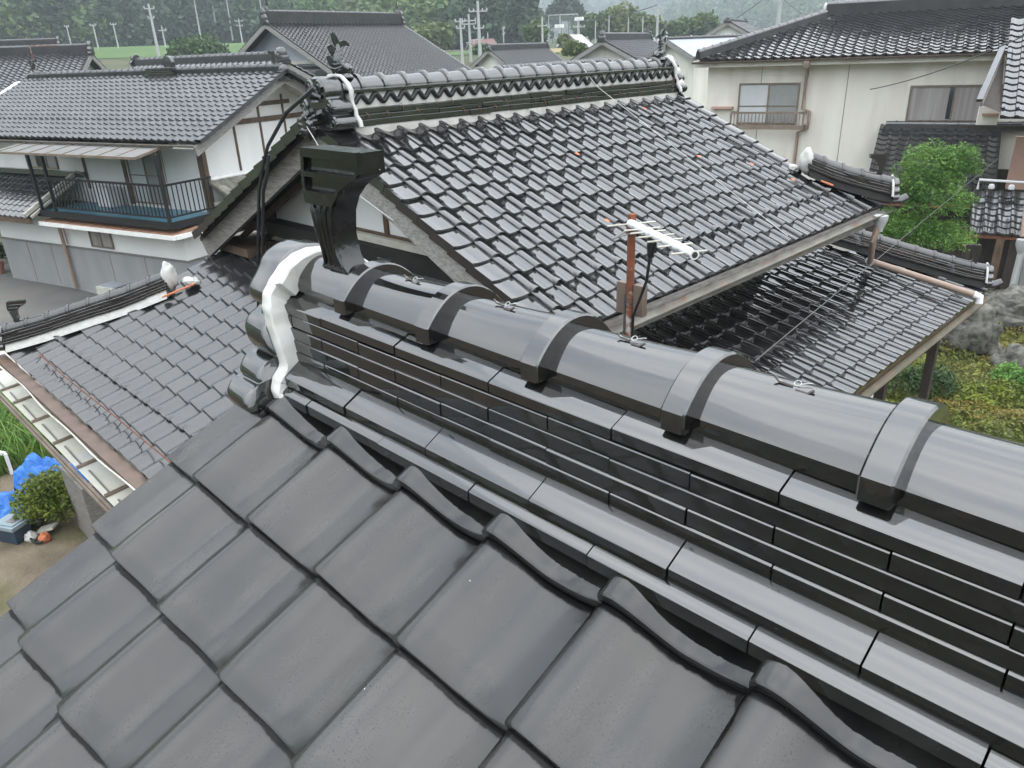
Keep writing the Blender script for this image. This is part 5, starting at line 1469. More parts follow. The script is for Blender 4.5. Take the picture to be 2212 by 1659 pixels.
b = MB(); b.lathe([(.019, 0), (.020, 0.002)], (0, 0, 0), 12)
b.m = None
b.build("boom_opening", M['wood_dark'], an, None, Matrix.Translation(p1 + dv * .001) @ dv.to_track_quat('Z', 'Y').to_matrix().to_4x4())
for t, hl in ((0.02, 0.185), (0.21, 0.135), (0.31, 0.13), (0.44, 0.13), (0.58, 0.125), (0.73, 0.12), (0.93, 0.12)):
    c = p0.lerp(p1, t)
    b = MB(); b.tube([c - el * hl, c + el * hl], 0.0068, 8); b.build("element", M['wood_pale'], an, 60)
for sg in (-1, 1):
    c = p0.lerp(p1, .18)
    b = MB(); b.bar(c - el * .02 * sg + Vector((0, 0, -.02)), c + el * (-.17 * sg) + Vector((0, 0, -.08)) - dv * .1, .022, .006); b.bar(c + el * (-.17 * sg) + Vector((0, 0, -.08)) - dv * .1, c - dv * .16 + Vector((0, 0, -.03)), .022, .006)
    b.build("reflector_strut", M['alu'], an)
c = p0.lerp(p1, .38)
b = MB(); b.tube([c + Vector((0, 0, -.02)), c + Vector((0, 0, -.08)), c + Vector((-.01, 0, -.16))], [.03, .035, .02], 10)
b.build("feed_box", M['metal_black'], an, 60)
b = MB(); b.tube([c + Vector((-.01, 0, -.15)), c + Vector((-.04, 0.01, -.34)), c + Vector((-.13, .05, -.52)), (-3.21, 4.43, -1.86), (-3.213, 4.43, -2.3), (-3.21, 4.44, -2.95)], .011, 8); b.build("cable", M['cable'], an, 60)
b = MB(); b.box(-3.37, -3.285, 4.43, 4.49, -1.86, -1.62); b.box(-3.215, -3.13, 4.43, 4.49, -1.86, -1.62); b.box(-3.29, -3.21, 4.455, 4.49, -1.83, -1.66); b.build("amplifier_box", M['metal_brown'], an)
b = MB()
for k in range(4): b.tube([(-3.25 + .036 * math.cos(a), 4.44 + .036 * math.sin(a), -1.72 - .02 * k + .006 * math.sin(a * 2)) for a in [q * math.pi / 6 for q in range(13)]], .004, 5)
b.tube([(-3.275, 4.41, -1.70), (-3.278, 4.41, -2.2), (-3.28, 4.42, -2.95)], .008, 6)
b.build("tie_wire", M['cable_grey'], an, 60)

def wire(name, pts, r, m, label, cat="wire", sag=0.0, n=16):
    P = [Vector(p) for p in pts]
    if len(P) == 2:
        P = [P[0].lerp(P[1], t / n) + Vector((0, 0, -sag * 4 * (t / n) * (1 - t / n))) for t in range(n + 1)]
    b = MB(); b.tube(P, r, 6)
    o = b.build(name, m, None, 60)
    return tag(o, label, cat)
wire("guy_wire", [(-6.40, 7.60, -0.175), (-6.13, 7.585, -0.42), (-3.44, 7.37, -1.83)], 0.0035, M['wire_white'], "thin white wire running down over the big glossy roof from its ridge", n=20)
wire("overhead_wire", [(-0.992, 2.0, -0.887), pol(102.19, -6.13, 19.2)], 0.0020, M['cable_grey'], "dark wire crossing the lower glossy roof and the round pine on the right")
wire("overhead_wire", [pol(111, -3.1, 24), pol(103, -0.2, 19)], 0.012, M['cable_grey'], "thin dark wire in front of the cream wall and its curtained window", sag=.12)
def cable(off, end):
    return [(-6.52 + off, 3.80, -0.33), (-6.75 + off, 3.55, -0.62), (-6.82 + off, 3.42, -0.92), (-6.86 + off, 3.36, -1.3), end]
wire("cable", [(-5.95, 3.62, -0.22), (-6.30, 3.52, -0.42), (-6.58, 3.45, -0.70), (-6.72, 3.42, -0.93), (-6.80, 3.40, -1.12), (-6.95, 3.40, -1.5), (-7.25, 3.40, -2.35)], 0.017, M['cable'], "black cable hanging left of the ornament, the outer one of the pair", "cable")
wire("cable", [(-6.60, 3.45, -0.78), (-6.63, 3.42, -0.95), (-6.72, 3.40, -1.12), (-6.86, 3.40, -1.5), (-7.13, 3.40, -2.3)], 0.017, M['cable'], "black cable hanging left of the ornament, the one nearer the ornament", "cable")
wire("thin_wire", [(-6.46, 3.76, -0.49), (-6.2, 3.72, -0.68), (-6.0, 3.70, -0.88), (-5.7, 3.80, -1.13), (-5.35, 3.86, -1.30)], 0.004, M['wire_white'], "thin pale wire hanging from the carved boss under the white-edged ridge end")

# ------------------------------------------------------------------ plastic-sheet canopy along the eave of the matt roof
cn = thing("canopy", "cloudy plastic sheet canopy below the grey tiled eave on the left", "canopy", (-8, 1.3, -6))
SLC = 0.10
y_o, z_o, y_i, z_i = 1.365, -3.40, 2.35, -3.31
xs = [-11.4, -10.65, -9.92, -9.394, -8.676, -7.945, -7.236, -6.5, -5.8]
for i in range(len(xs) - 1):
    b = MB(); b.add([(xs[i] + .012, y_o, z_o), (xs[i + 1] - .012, y_o, z_o), (xs[i + 1] - .012, y_i, z_i), (xs[i] + .012, y_i, z_i), (xs[i] + .012, y_o, z_o - .004), (xs[i + 1] - .012, y_o, z_o - .004), (xs[i + 1] - .012, y_i, z_i - .004), (xs[i] + .012, y_i, z_i - .004)],
                    [(0, 1, 2, 3), (7, 6, 5, 4), (0, 4, 5, 1), (1, 5, 6, 2), (2, 6, 7, 3), (3, 7, 4, 0)])
    b.build("plastic_sheet", M['polycarb'], cn)
for x in xs:
    b = MB(); b.bar((x - .013, y_o, z_o + .010), (x - .013, y_i, z_i + .010), .016, .022); b.bar((x + .013, y_o, z_o + .010), (x + .013, y_i, z_i + .010), .016, .022); b.build("glazing_bar", M['alu_brown'], cn)
b = MB(); b.bar((-11.4, y_o - .03, z_o - .02), (-5.8, y_o - .03, z_o - .02), .022, .045); b.bar((-11.4, y_o - .052, z_o - .04), (-5.8, y_o - .052, z_o - .04), .018, .03); b.build("canopy_gutter", M['alu_brown'], cn)
for i in range(len(xs) - 1):
    b = MB(); b.bar((xs[i] + .15, y_o + .06, z_o + .014), (xs[i + 1] - .06, y_o + .05, z_o + .012), .014, .008); b.build("purlin_strip", M['alu'], cn)
b = MB(); b.box(-9.1, -5.5, 2.30, 2.349, -6.0, -3.35); b.build("house_wall_board", M['wood_pale'], mid)

# ------------------------------------------------------------------ things in the left garden
def crumpled(name, c, sx, sy, h, material, seed, label, cat):
    """A sheet thrown over a heap: a gridded mound with folds."""
    b = MB(); n = 22; vs_ = []
    for i in range(n + 1):
        for k in range(n + 1):
            u, v = i / n * 2 - 1, k / n * 2 - 1
            q = max(0, 1 - (abs(u) ** 2.6 + abs(v) ** 2.6) / 1.3)
            a = abs(mnoise.noise(Vector((u * 1.7, v * 1.7, seed))))
            f = abs(mnoise.noise(Vector((u * 3.9 + a, v * 3.1, seed + 4))))
            z = h * (q ** 0.6) * (0.75 + 0.55 * a) - 0.16 * h * f
            vs_.append((c[0] + sx * (u + .14 * mnoise.noise(Vector((u * 2, v * 2, seed + 9)))), c[1] + sy * (v + .14 * mnoise.noise(Vector((u * 2, v * 2, seed + 19)))), c[2] + max(0.012, z)))
    b.add(vs_, [(i * (n + 1) + k, (i + 1) * (n + 1) + k, (i + 1) * (n + 1) + k + 1, i * (n + 1) + k + 1) for i in range(n) for k in range(n)])
    return tag(b.build(name, material, None, None, up=True), label, cat)
crumpled("tarp", (-12.35, 1.88, -5.99), 0.45, 0.40, 0.62, M['tarp'], 2.2, "big blue tarpaulin thrown over a heap beside the canopy edge", "tarp")
crumpled("tarp", (-12.15, 1.20, -5.99), 0.40, 0.30, 0.34, M['tarp'], 7.7, "lower crumpled blue tarpaulin at the left edge, in front of the round bush", "tarp")
crumpled("tarp", (-10.45, 2.12, -5.0), 0.34, 0.20, 0.30, M['tarp'], 5.1, "small blue bundle seen dimly through the plastic canopy sheet", "tarp")
b = MB(); b.box(-10.9, -10.0, 1.86, 2.30, -6, -5.0); tag(b.build("bench", M['wood_grey'], None), "low bench against the wall under the plastic canopy", "bench")
b = MB(); b.bar((-14.6, 1.0, -5.6), (-13.4, 1.62, -5.62), .05, .05); b.bar((-13.9, 1.36, -5.62), (-13.0, 1.05, -5.98), .04, .04); b.bar((-14.6, 1.0, -5.62), (-14.6, 1.0, -6), .05, .05); b.bar((-13.4, 1.62, -5.62), (-13.4, 1.62, -6), .05, .05)
tag(b.build("rack", M['white_paint'], None), "white metal rack standing left of the blue tarpaulin", "rack")
bx = thing("storage_box", "dark blue box with a pale grey-blue lid on the garden soil", "box", (-11.25, 1.16, -5.985), math.radians(28))
FB = W[bx.name]
b = MB(); b.loft([[(-.155, -.12, 0), (.155, -.12, 0), (.155, .12, 0), (-.155, .12, 0)], [(-.175, -.135, .23), (.175, -.135, .23), (.175, .135, .23), (-.175, .135, .23)]]); b.build("body", M['box_blue'], bx, None, FB)
b = MB(); b.box(-.195, .195, -.155, .155, .23, .285); b.box(-.15, .15, -.115, .115, .285, .30); b.build("lid", M['box_lid'], bx, None, FB)
b = MB(); b.box(-.02, .10, -.05, .05, .301, .31); b.build("lid_window", M['wood_grey'], bx, None, FB)
for i, (x, y, r, lab) in enumerate(((-12.06, 1.30, .22, "brown boulder between the blue tarpaulin and the round bush"), (-11.50, 1.42, .15, "small flat stone behind the blue box"), (-11.72, 1.52, .12, "smallest stone at the foot of the round bush"))):
    o = lump(None, (x, y, -5.95), r, M['stone'], "boulder", 11 + i, .35, 5, squash=(1.2, 1.0, .75)); tag(o, lab, "boulder", "boulders in the left garden")
jk = thing("scrap_heap", "little heap of pale broken bits and black hose beside the blue box", "scrap heap", (-10.98, 1.42, -5.99))
b = MB(); b.bar((-11.12, 1.42, -5.93), (-10.95, 1.60, -5.86), .16, .03); b.build("board_piece", M['wood_pale'], jk)
b = MB(); b.tube([(-10.95 + .14 * math.cos(a), 1.38 + .10 * math.sin(a), -5.94 + .02 * math.sin(3 * a)) for a in [k * .42 for k in range(24)]], .018, 6); b.build("hose", M['cable'], jk, 60)
lump(jk, (-10.86, 1.42, -5.93), .07, M['orange'], "clay_piece", 2, .4, 6); lump(jk, (-11.05, 1.30, -5.94), .08, M['plaster_white'], "rubble_piece", 8, .4, 6)
for i, (x, y, lab) in enumerate(((-29.05, 5.05, "terracotta flowerpot by the corner of the grey dado, left one"), (-28.72, 5.0, "terracotta flowerpot by the corner of the grey dado, right one"))):
    pt = thing("flowerpot", lab, "flowerpot", (x, y, -5.996), 0, "flowerpots by the dado")
    b = MB(); b.lathe([(.10, 0), (.15, .25), (.165, .25), (.165, .30), (.13, .30), (.12, .24)], (x, y, -5.996), 12); b.build("pot", M['pot'], pt, 50)
b = MB(); b.lathe([(.012, 0), (.012, .9)], (0, 0, 0), 6)
cb = thing("carton", "cardboard carton with a blue-and-white sheet on top by the dado wall", "carton", (-22.5, 6.4, -5.996), .3)
b = MB(); b.box(-.35, .35, -.25, .25, 0, .4); b.build("box", M['wood_pale'], cb, None, W[cb.name])
b = MB(); b.box(-.30, .38, -.2, .28, .40, .43); b.build("sheet", M['shed_metal'], cb, None, W[cb.name])
b = MB(); b.add([(-25.2, 5.9, -5.989), (-22.0, 6.5, -5.989), (-22.2, 7.1, -5.989), (-25.3, 6.5, -5.989)], [(0, 1, 2, 3)]); tag(b.build("concrete_strip", M['wall_grey'], up=True), kind='structure')
# ------------------------------------------------------------------ rocks in the right garden
def rock(c, r, sq, seed, lab, amp=.5):
    o = lump(None, c, r, M['stone'], "rock", seed, amp, 4.5, squash=sq, n=(22, 28)); return tag(o, lab, "rock", "rocks in the moss garden")
rock((-3.75, 16.7, -5.75), .62, (1.0, .7, 1.15), 21, "tall pale-patched rock standing behind the corner of the lower roof")
rock((-3.45, 19.0, -5.75), .95, (1.15, .8, .62), 24, "broad flat-topped rock at the foot of the dark timber wall")
rock((-2.45, 15.9, -5.85), .55, (1.0, .8, .7), 29, "grey rock at the right edge among the olive ground cover")
rock((-4.5, 16.2, -5.8), .35, (1.2, .8, .6), 33, "small stone beside the tall pale-patched rock", .3)

# a few dead leaves caught on the tiles
b = MB()
for (x, y) in ((-4.9, 7.9), (-4.6, 8.6), (-5.9, 8.2), (-4.35, 5.5), (-4.2, 8.9), (-5.3, 6.2)):
    z = -1.27 - 0.483 * (x + 4.755) - 0.005
    b.add([(x, y, z + .02), (x + .045, y + .01, z), (x + .05, y + .035, z + .005), (x + .01, y + .03, z + .025)], [(0, 1, 2, 3)])
tag(b.build("dead_leaves", M['orange'], None), kind='stuff')
# ------------------------------------------------------------------ leaves
def leaf_quads(centres, size, up=0.4, aspect=0.5, jit=.35, gen=rng):
    """A small bent leaf quad at each centre."""
    n = len(centres)
    d = gen.normal(size=(n, 3)); d[:, 2] = np.abs(d[:, 2]) * (1 + up) + up * 0.3
    d /= np.linalg.norm(d, axis=1)[:, None]
    t = gen.normal(size=(n, 3)); t -= d * (t * d).sum(1)[:, None]; t /= np.linalg.norm(t, axis=1)[:, None]
    s = np.cross(d, t)
    sz = size * (1 + jit * gen.normal(size=n))[:, None]
    a = centres - t * sz * .5
    v = np.stack([a, centres - s * sz * aspect * .5, centres + t * sz * .5, centres + s * sz * aspect * .5], 1)
    F = np.arange(n * 4).reshape(n, 4)
    return v.reshape(-1, 3), F
def shell_points(c, r, n, sq=(1, 1, 1), seed=0, depth=.35, rough=.35, gen=rng, low=-0.4):
    """Points in the outer layer of a lumpy ellipsoid crown."""
    d = gen.normal(size=(n * 2, 3)); d /= np.linalg.norm(d, axis=1)[:, None]
    d = d[d[:, 2] > low][:n]
    k = np.array([1 + rough * mnoise.noise(Vector(q * 2.1) + Vector((seed, seed * .7, 1))) + rough * .5 * mnoise.noise(Vector(q * 5.0) + Vector((seed, 2, 1))) for q in d])
    rr = r * k * (1 - depth * gen.random(len(d)) ** 1.6)
    return np.array(c) + d * rr[:, None] * np.array(sq)
def plant(name, label, cat, base, blobs, n, size, material, trunk=None, group=None, aspect=.5, up=.4, twig=M['bark'], seed=0):
    t = thing(name, label, cat, base, 0, group)
    pts = np.vstack([shell_points(c, r, int(n * wgt), sq, seed + i, .45, .40) for i, (c, r, sq, wgt) in enumerate(blobs)])
    v, f = leaf_quads(pts, size, up, aspect)
    v = v - np.array(base)
    link("crown", npmesh("crown", v, f, material), t)
    b = MB()
    for tr in (trunk or [[base, tuple(Vector(blobs[0][0]))]]):
        k = len(tr)
        b.tube(tr, [0.05 * (1 - .6 * i / max(1, k - 1)) * (blobs[0][1] + .3) for i in range(k)], 7)
    b.build("trunk", twig, t, 60)
    return t
# clipped pine on the right, three tiers
PX = Vector((-4.35, 15.3, 0))
def pp(x, y, az, el, r): return tuple(pol(az, el, r))
plant("pine_tree", "bright green clipped pine in tiers beside the glossy roof corner", "tree", (-4.9, 16.6, -6),
      [(tuple(pol(106.7, -8.1, 17.0)), .56, (1, 1, .95), 1.2), (tuple(pol(105.2, -7.7, 17.2)), .40, (1, 1, .95), .7), (tuple(pol(107.8, -9.7, 16.9)), .34, (1, 1, .8), .5),
       (tuple(pol(106.2, -10.0, 16.7)), .60, (1.05, 1, .85), 1.2), (tuple(pol(107.3, -12.0, 16.5)), .48, (1.1, 1, .75), .9), (tuple(pol(105.4, -12.3, 16.4)), .50, (1.2, 1, .7), .9), (tuple(pol(108.5, -11.2, 16.8)), .28, (1.1, 1, .7), .4)],
      5200, 0.062, M['leaf_pine'], [[(-5.0, 16.4, -6), (-5.05, 16.2, -5.0), (-4.9, 16.1, -4.2), tuple(pol(106.4, -10.5, 16.9)), tuple(pol(106.5, -8.7, 17.0))], [(-5.05, 16.2, -4.9), tuple(pol(108.2, -12.4, 16.6))]], aspect=.28, up=.9, seed=3)
plant("bush", "round yellow-green clipped bush beside the blue tarpaulins", "bush", (-11.3, 1.76, -6), [((-11.3, 1.76, -5.62), .47, (1.05, 1.0, .86), 1.0), ((-11.3, 1.76, -5.64), .38, (1, 1, .9), .5)], 5200, 0.055, M['leaf_bush'], aspect=.45, up=.6, seed=8)
# shrubs near the stones on the right
for i, (x, y, r, m_, lab) in enumerate(((-3.95, 13.5, .42, 'leaf_dark', "dark green shrub under the lower roof's eave, nearest the veranda post"), (-3.5, 13.9, .36, 'leaf_dark', "small dark shrub right of the larger dark shrub by the eave"),
                                        (-3.15, 21.0, .45, 'leaf_fresh', "fresh green sapling by the dark timber wall at the right edge"), (-3.62, 20.2, .30, 'leaf_moss', "yellow-green tuft behind the flat-topped rock"), (-2.55, 15.1, .30, 'leaf_fresh', "fresh green tuft in front of the grey rock at the right edge"), (-2.2, 17.2, .33, 'leaf_fresh', "fresh green tuft behind the grey rock at the right edge"), (-4.05, 17.7, .35, 'leaf_dark', "dark shrub squeezed between the tall rock and the flat-topped rock"))):
    plant("shrub", lab, "shrub", (x, y, -6), [((x, y, -6 + r * .9), r, (1.15, 1.1, .8), 1)], 1600, 0.06, M[m_], group="shrubs in the moss garden", seed=20 + i)
def cover(name, x0, x1, y0, y1, n, material, z=-5.99, hmax=.35, size=.06, seed=0, keep=None, up=.7, aspect=.4):
    p = np.column_stack([rng.uniform(x0, x1, n * 2), rng.uniform(y0, y1, n * 2), np.zeros(n * 2)])
    h = np.array([hmax * max(0, .45 + .75 * mnoise.noise(Vector((q[0] * .8, q[1] * .8, seed))) + .35 * mnoise.noise(Vector((q[0] * 2.4, q[1] * 2.4, seed + 5)))) for q in p])
    if keep is not None:
        ok = np.array([keep(q) for q in p]); p, h = p[ok], h[ok]
    p, h = p[:n], h[:n]
    p[:, 2] = z + h * (1 - .35 * rng.random(len(h)) ** 2)
    v, f = leaf_quads(p, size, up, aspect)
    return tag(link(name, npmesh(name, v, f, material)), kind='stuff')
cover("ground_cover", -6.2, 2.5, 10.8, 22.0, 52000, M['leaf_moss'], hmax=.42, size=.085, seed=1)
cover("ground_cover", -6.2, 2.5, 13.0, 20.5, 14000, M['leaf_rust'], hmax=.46, size=.06, seed=9, keep=lambda q: mnoise.noise(Vector((q[0] * .6, q[1] * .6, 2))) > 0.02)
cover("ground_cover", -4.6, 1.5, 11.0, 15.0, 22000, M['leaf_bush'], hmax=.50, size=.075, seed=4, keep=lambda q: mnoise.noise(Vector((q[0] * .9, q[1] * .9, 7))) > -0.25)
# tall grass on the left, long bent blades
def grass(n, x0, x1, y0, y1):
    V, F = [], []
    for i in range(n):
        x, y = rng.uniform(x0, x1), rng.uniform(y0, y1)
        h = rng.uniform(.25, .75); a = rng.uniform(0, 2 * math.pi); w_ = rng.uniform(.008, .022)
        dx, dy = math.cos(a), math.sin(a); o = len(V)
        for k, t in enumerate((0, .45, .8, 1.0)):
            bx, by, bz = x + dx * h * .55 * t * t, y + dy * h * .55 * t * t, -5.99 + h * (t - .22 * t * t)
            ww = w_ * (1 - t * .85)
            V += [(bx - dy * ww, by + dx * ww, bz), (bx + dy * ww, by - dx * ww, bz)]
        F += [(o + 2 * k, o + 2 * k + 1, o + 2 * k + 3, o + 2 * k + 2) for k in range(3)]
    return tag(link("tall_grass", npmesh("tall_grass", V, F, M['leaf_grass'])), kind='stuff')
grass(6500, -18.5, -13.4, 0.6, 3.7)
plant("shrub", "green leafy plant in the left flowerpot by the dado", "plant", (-29.05, 5.05, -5.7), [((-29.05, 5.05, -5.35), .36, (1, 1, 1.1), 1)], 700, .09, M['leaf_dark'], seed=41)
plant("shrub", "green leafy plant in the right flowerpot by the dado", "plant", (-28.72, 5.0, -5.7), [((-28.72, 5.0, -5.42), .30, (1, 1, 1.1), 1)], 600, .09, M['leaf_dark'], seed=42)

# ------------------------------------------------------------------ hills, forest and fields
def hill(name, azs, r0, r1, hfun, material, n=60, m=14):
    V, F = [], []
    for i in range(m + 1):
        t = i / m
        for k in range(n + 1):
            az = azs[0] + (azs[1] - azs[0]) * k / n
            r = r0(az) + (r1 - r0(az)) * t
            g = ground_z(az if 60 < az < 240 else 130, r0(az)) - 0.4
            z = g + hfun(az) * smooth01(t * 1.0) * (1 + .12 * mnoise.noise(Vector((az * .35, t * 4, 3)))) + (0 if t == 0 else 2.0 * mnoise.noise(Vector((az * .9, t * 7, 1))) * t)
            a = math.radians(az)
            V.append((r * math.cos(a), r * math.sin(a), z))
    for i in range(m):
        for k in range(n):
            F.append((i * (n + 1) + k, (i + 1) * (n + 1) + k, (i + 1) * (n + 1) + k + 1, i * (n + 1) + k + 1))
    me = bpy.data.meshes.new(name); me.from_pydata(V, [], F); me.materials.append(material); finish(me, 180)
    tag(link(name, me), kind='structure')
    return np.array(V).reshape(m + 1, n + 1, 3)
def forest(name, grid, count, size, leaf, material, tmax=1.0, per=40, conifer=0.4, seed=0, tmin=0.0, keep=None):
    """Tree crowns of leaf clumps all over a hill: one mass."""
    m, n = grid.shape[0] - 1, grid.shape[1] - 1
    g = np.random.default_rng(seed)
    C = []
    for i in range(count):
        u, v = g.uniform(0, n - 1e-6), (tmin + (tmax - tmin) * g.random() ** 1.25) * m * .999
        k, j = int(u), int(v); fu, fv = u - k, v - j
        p = (grid[j, k] * (1 - fu) + grid[j, k + 1] * fu) * (1 - fv) + (grid[j + 1, k] * (1 - fu) + grid[j + 1, k + 1] * fu) * fv
        if keep and not keep(p): continue
        s = size * g.uniform(.6, 1.35)
        d = g.normal(size=(per, 3)); d /= np.linalg.norm(d, axis=1)[:, None]
        if g.random() < conifer:
            h = g.random(per); d[:, :2] *= (1 - h)[:, None] * .75 / (np.linalg.norm(d[:, :2], axis=1)[:, None] + 1e-6)
            q = np.column_stack([d[:, 0] * s * .8, d[:, 1] * s * .8, h * s * 2.6])
        else:
            d[:, 2] = np.abs(d[:, 2])
            q = d * s * (1 - .3 * g.random(per))[:, None] * np.array([1, 1, 1.15]) + np.array([0, 0, s * .5])
        C.append(p + q)
    pts = np.vstack(C)
    v, f = leaf_quads(pts, leaf, .5, .85, gen=g)
    return tag(link(name, npmesh(name, v, f, material)), kind='stuff')
# left wooded hill, ending at a dark shoulder in the middle
def hl(az):
    return 46 * smooth01((az - 133.6) / 5.0) + 30 * smooth01((az - 150) / 18)
gl = hill("hill", (133.2, 182), lambda az: 150 + 40 * smooth01((az - 140) / 15), 290, hl, M['forest_dark'], 90, 14)
forest("hill_forest", gl, 1500, 4.0, 1.15, M['forest_dark'], per=110, conifer=.55, seed=1, keep=lambda p: math.degrees(math.atan2(p[1], p[0])) < 139.5 or math.degrees(math.atan2(p[1], p[0])) > 149)
forest("hill_forest", gl, 1100, 4.2, 1.15, M['forest_mid'], per=110, conifer=.15, seed=2, keep=lambda p: 138 < math.degrees(math.atan2(p[1], p[0])) < 150 or (math.degrees(math.atan2(p[1], p[0])) > 160 and p[2] < 30))
forest("hill_forest", gl, 450, 3.6, 1.0, M['forest_light'], per=110, conifer=.0, seed=3, keep=lambda p: 139 < math.degrees(math.atan2(p[1], p[0])) < 149)
# far hills in the gap and on the right
gf = hill("far_hill", (104, 140), lambda az: 800, 1400, lambda az: 118 + 10 * math.sin(az * .5), M['forest_dark'], 60, 12)
forest("far_hill_forest", gf, 1900, 15, 6.0, M['forest_dark'], per=44, conifer=.6, seed=4)
gr = hill("far_hill", (100, 124.5), lambda az: 380 + 8 * (az - 100), 720, lambda az: 60 * smooth01((125 - az) / 7), M['forest_mid'], 40, 12)
forest("far_hill_forest", gr, 900, 7, 2.6, M['forest_mid'], per=60, conifer=.3, seed=5)
gback = hill("hill", (-145, 104), lambda az: 170, 330, lambda az: 46 + 14 * math.sin(az * .07), M['forest_dark'], 80, 8)  # unseen hills added behind the camera so upright glossy faces reflect dark
gfr = hill("far_hill", (182, 215), lambda az: 190, 320, lambda az: 70, M['forest_dark'], 20, 8)
# rice fields: strips on the valley floor
def field(a0, a1, r0, r1, m, name="rice_field", dz=.05):
    V, F, n = [], [], 10
    for i in range(5):
        r = r0 + (r1 - r0) * i / 4
        for k in range(n + 1):
            az = a0 + (a1 - a0) * k / n
            V.append((r * math.cos(math.radians(az)), r * math.sin(math.radians(az)), ground_z(az, r) + dz + .02))
    for i in range(4):
        for k in range(n): F.append((i * (n + 1) + k, (i + 1) * (n + 1) + k, (i + 1) * (n + 1) + k + 1, i * (n + 1) + k + 1))
    me = bpy.data.meshes.new(name); me.from_pydata(V, [], F); me.materials.append(m); finish(me, 180)
    tag(link(name, me), kind='structure')
field(149, 166, 118, 150, M['rice'])
field(150, 165, 156, 178, M['rice'])
field(136.6, 140, 92, 112, M['rice'])
field(130.2, 132.3, 90, 108, mat("dry_field", (0.24, 0.20, 0.09), .9, var=.2, vscale=.3), "dry_field")
# broad trees one can tell apart
def far_tree(label, az, el, r, rad, sq, n, size, material, group, seed, conifer=False, base_el=None):
    c = pol(az, el, r)
    g = ground_z(az, r)
    base = (c.x, c.y, min(g, c.z - rad * sq[2]))
    blobs = [(tuple(c), rad, sq, 1)]
    rg = random.Random(seed)
    if not conifer:
        for k in range(3):
            blobs.append(((c.x + rg.uniform(-.6, .6) * rad, c.y + rg.uniform(-.6, .6) * rad, c.z - rad * rg.uniform(.1, .45)), rad * .65, sq, .5))
    return plant("conifer_tree" if conifer else "broad_tree", label, "tree", base, blobs, n, size, material, group=group, aspect=.8, seed=seed)
G1 = "trees standing in the valley"
far_tree("large round tree left of the tall ball net", 133.2, 1.05, 118, 1.6, (1, 1, 1.0), 900, .5, M['forest_mid'], G1, 51)
far_tree("round bush-like tree right of the large round tree, under the net", 131.2, .55, 112, .85, (1, 1, 1), 400, .4, M['forest_light'], G1, 52)
far_tree("low yellow-green tree at the foot of the wooded shoulder", 140.4, 1.0, 118, 2.0, (1.6, 1.6, .9), 900, .55, M['forest_light'], G1, 53)
far_tree("small tree by the white shed with the red roof", 137.0, .15, 93, .8, (1.3, 1.3, .8), 300, .4, M['forest_mid'], G1, 54)
far_tree("fresh green tree overlapping the cream front gable's left slope", 130.5, -.05, 66, .75, (1.4, 1.4, .8), 700, .25, M['forest_light'], G1, 55)
for k, (az, el, rad) in enumerate(((129.4, 1.2, 2.6), (128.3, 1.35, 2.3), (127.3, 1.5, 2.9), (126.3, 1.25, 2.4), (125.3, 1.1, 2.2), (123.3, .9, 2.0), (121.8, 1.1, 2.2))):
    far_tree(["leftmost, darkest tree of the row behind the cream gable house", "second tree of the row behind the cream gable house", "tallest, lightest tree of the row behind the cream gable house", "fourth tree of the row, left of the tall pole", "last tree of the row, right at the tall pole", "tree in front of the long white hall", "tree right of the long white hall"][k],
             az, el, 150, rad, (1.2, 1.2, .95), 700, .75, M['forest_mid' if k not in (2, 4) else 'forest_light'], G1, 60 + k)
for k, (az, el, rad) in enumerate(((132.0, 1.9, 2.0), (131.4, 2.25, 2.5), (130.9, 2.35, 2.5), (130.3, 1.95, 1.9), (133.0, 1.7, 1.8))):
    far_tree(["dark conifer, left one of the clump behind the ball net", "tallest dark conifer of the clump behind the ball net", "dark conifer just right of the tallest behind the ball net", "dark conifer, right one of the clump behind the ball net", "lone slim conifer left of the clump behind the ball net"][k],
             az, el, 230, rad, (1, 1, 2.0), 600, .9, M['forest_dark'], G1, 80 + k, conifer=True)
for k, (az, el, rad) in enumerate(((156.6, .75, 1.5), (155.4, .80, 1.9), (154.6, .55, 1.2))):
    far_tree(["shrubby tree left of the rice field's middle tree", "largest shrubby tree in the rice field, behind the left house's ridge", "small shrubby tree right of the rice field's middle tree"][k], az, el, 100, rad, (1.1, 1.1, .9), 600, .4, M['forest_mid'], G1, 90 + k)
# bare pale trunks in front of the dark hill forest
for k in range(14):
    az = 142 + k * 1.05 + random.uniform(-.3, .3); r = 185 + random.uniform(0, 12)
    b = MB(); p = pol(az, 1.6, r); b.tube([(p.x, p.y, p.z - 1), (p.x + .1, p.y, p.z + random.uniform(6, 10))], [.22, .08], 5)
    tag(b.build("bare_trunk", M['pole'], None, 60), "slim pale trunk at the edge of the dark hill forest", "tree trunk", "pale trunks at the forest edge")
far_house("small tiled-roof shelter in the rice field below the wooded hill", pol(156.3, .80, 108), pol(154.2, .82, 110), 1.9, .4, 1.4, M['wall_cream'], T_xf, over=.5, ridge_h=.12, cat="shelter", name="shelter")

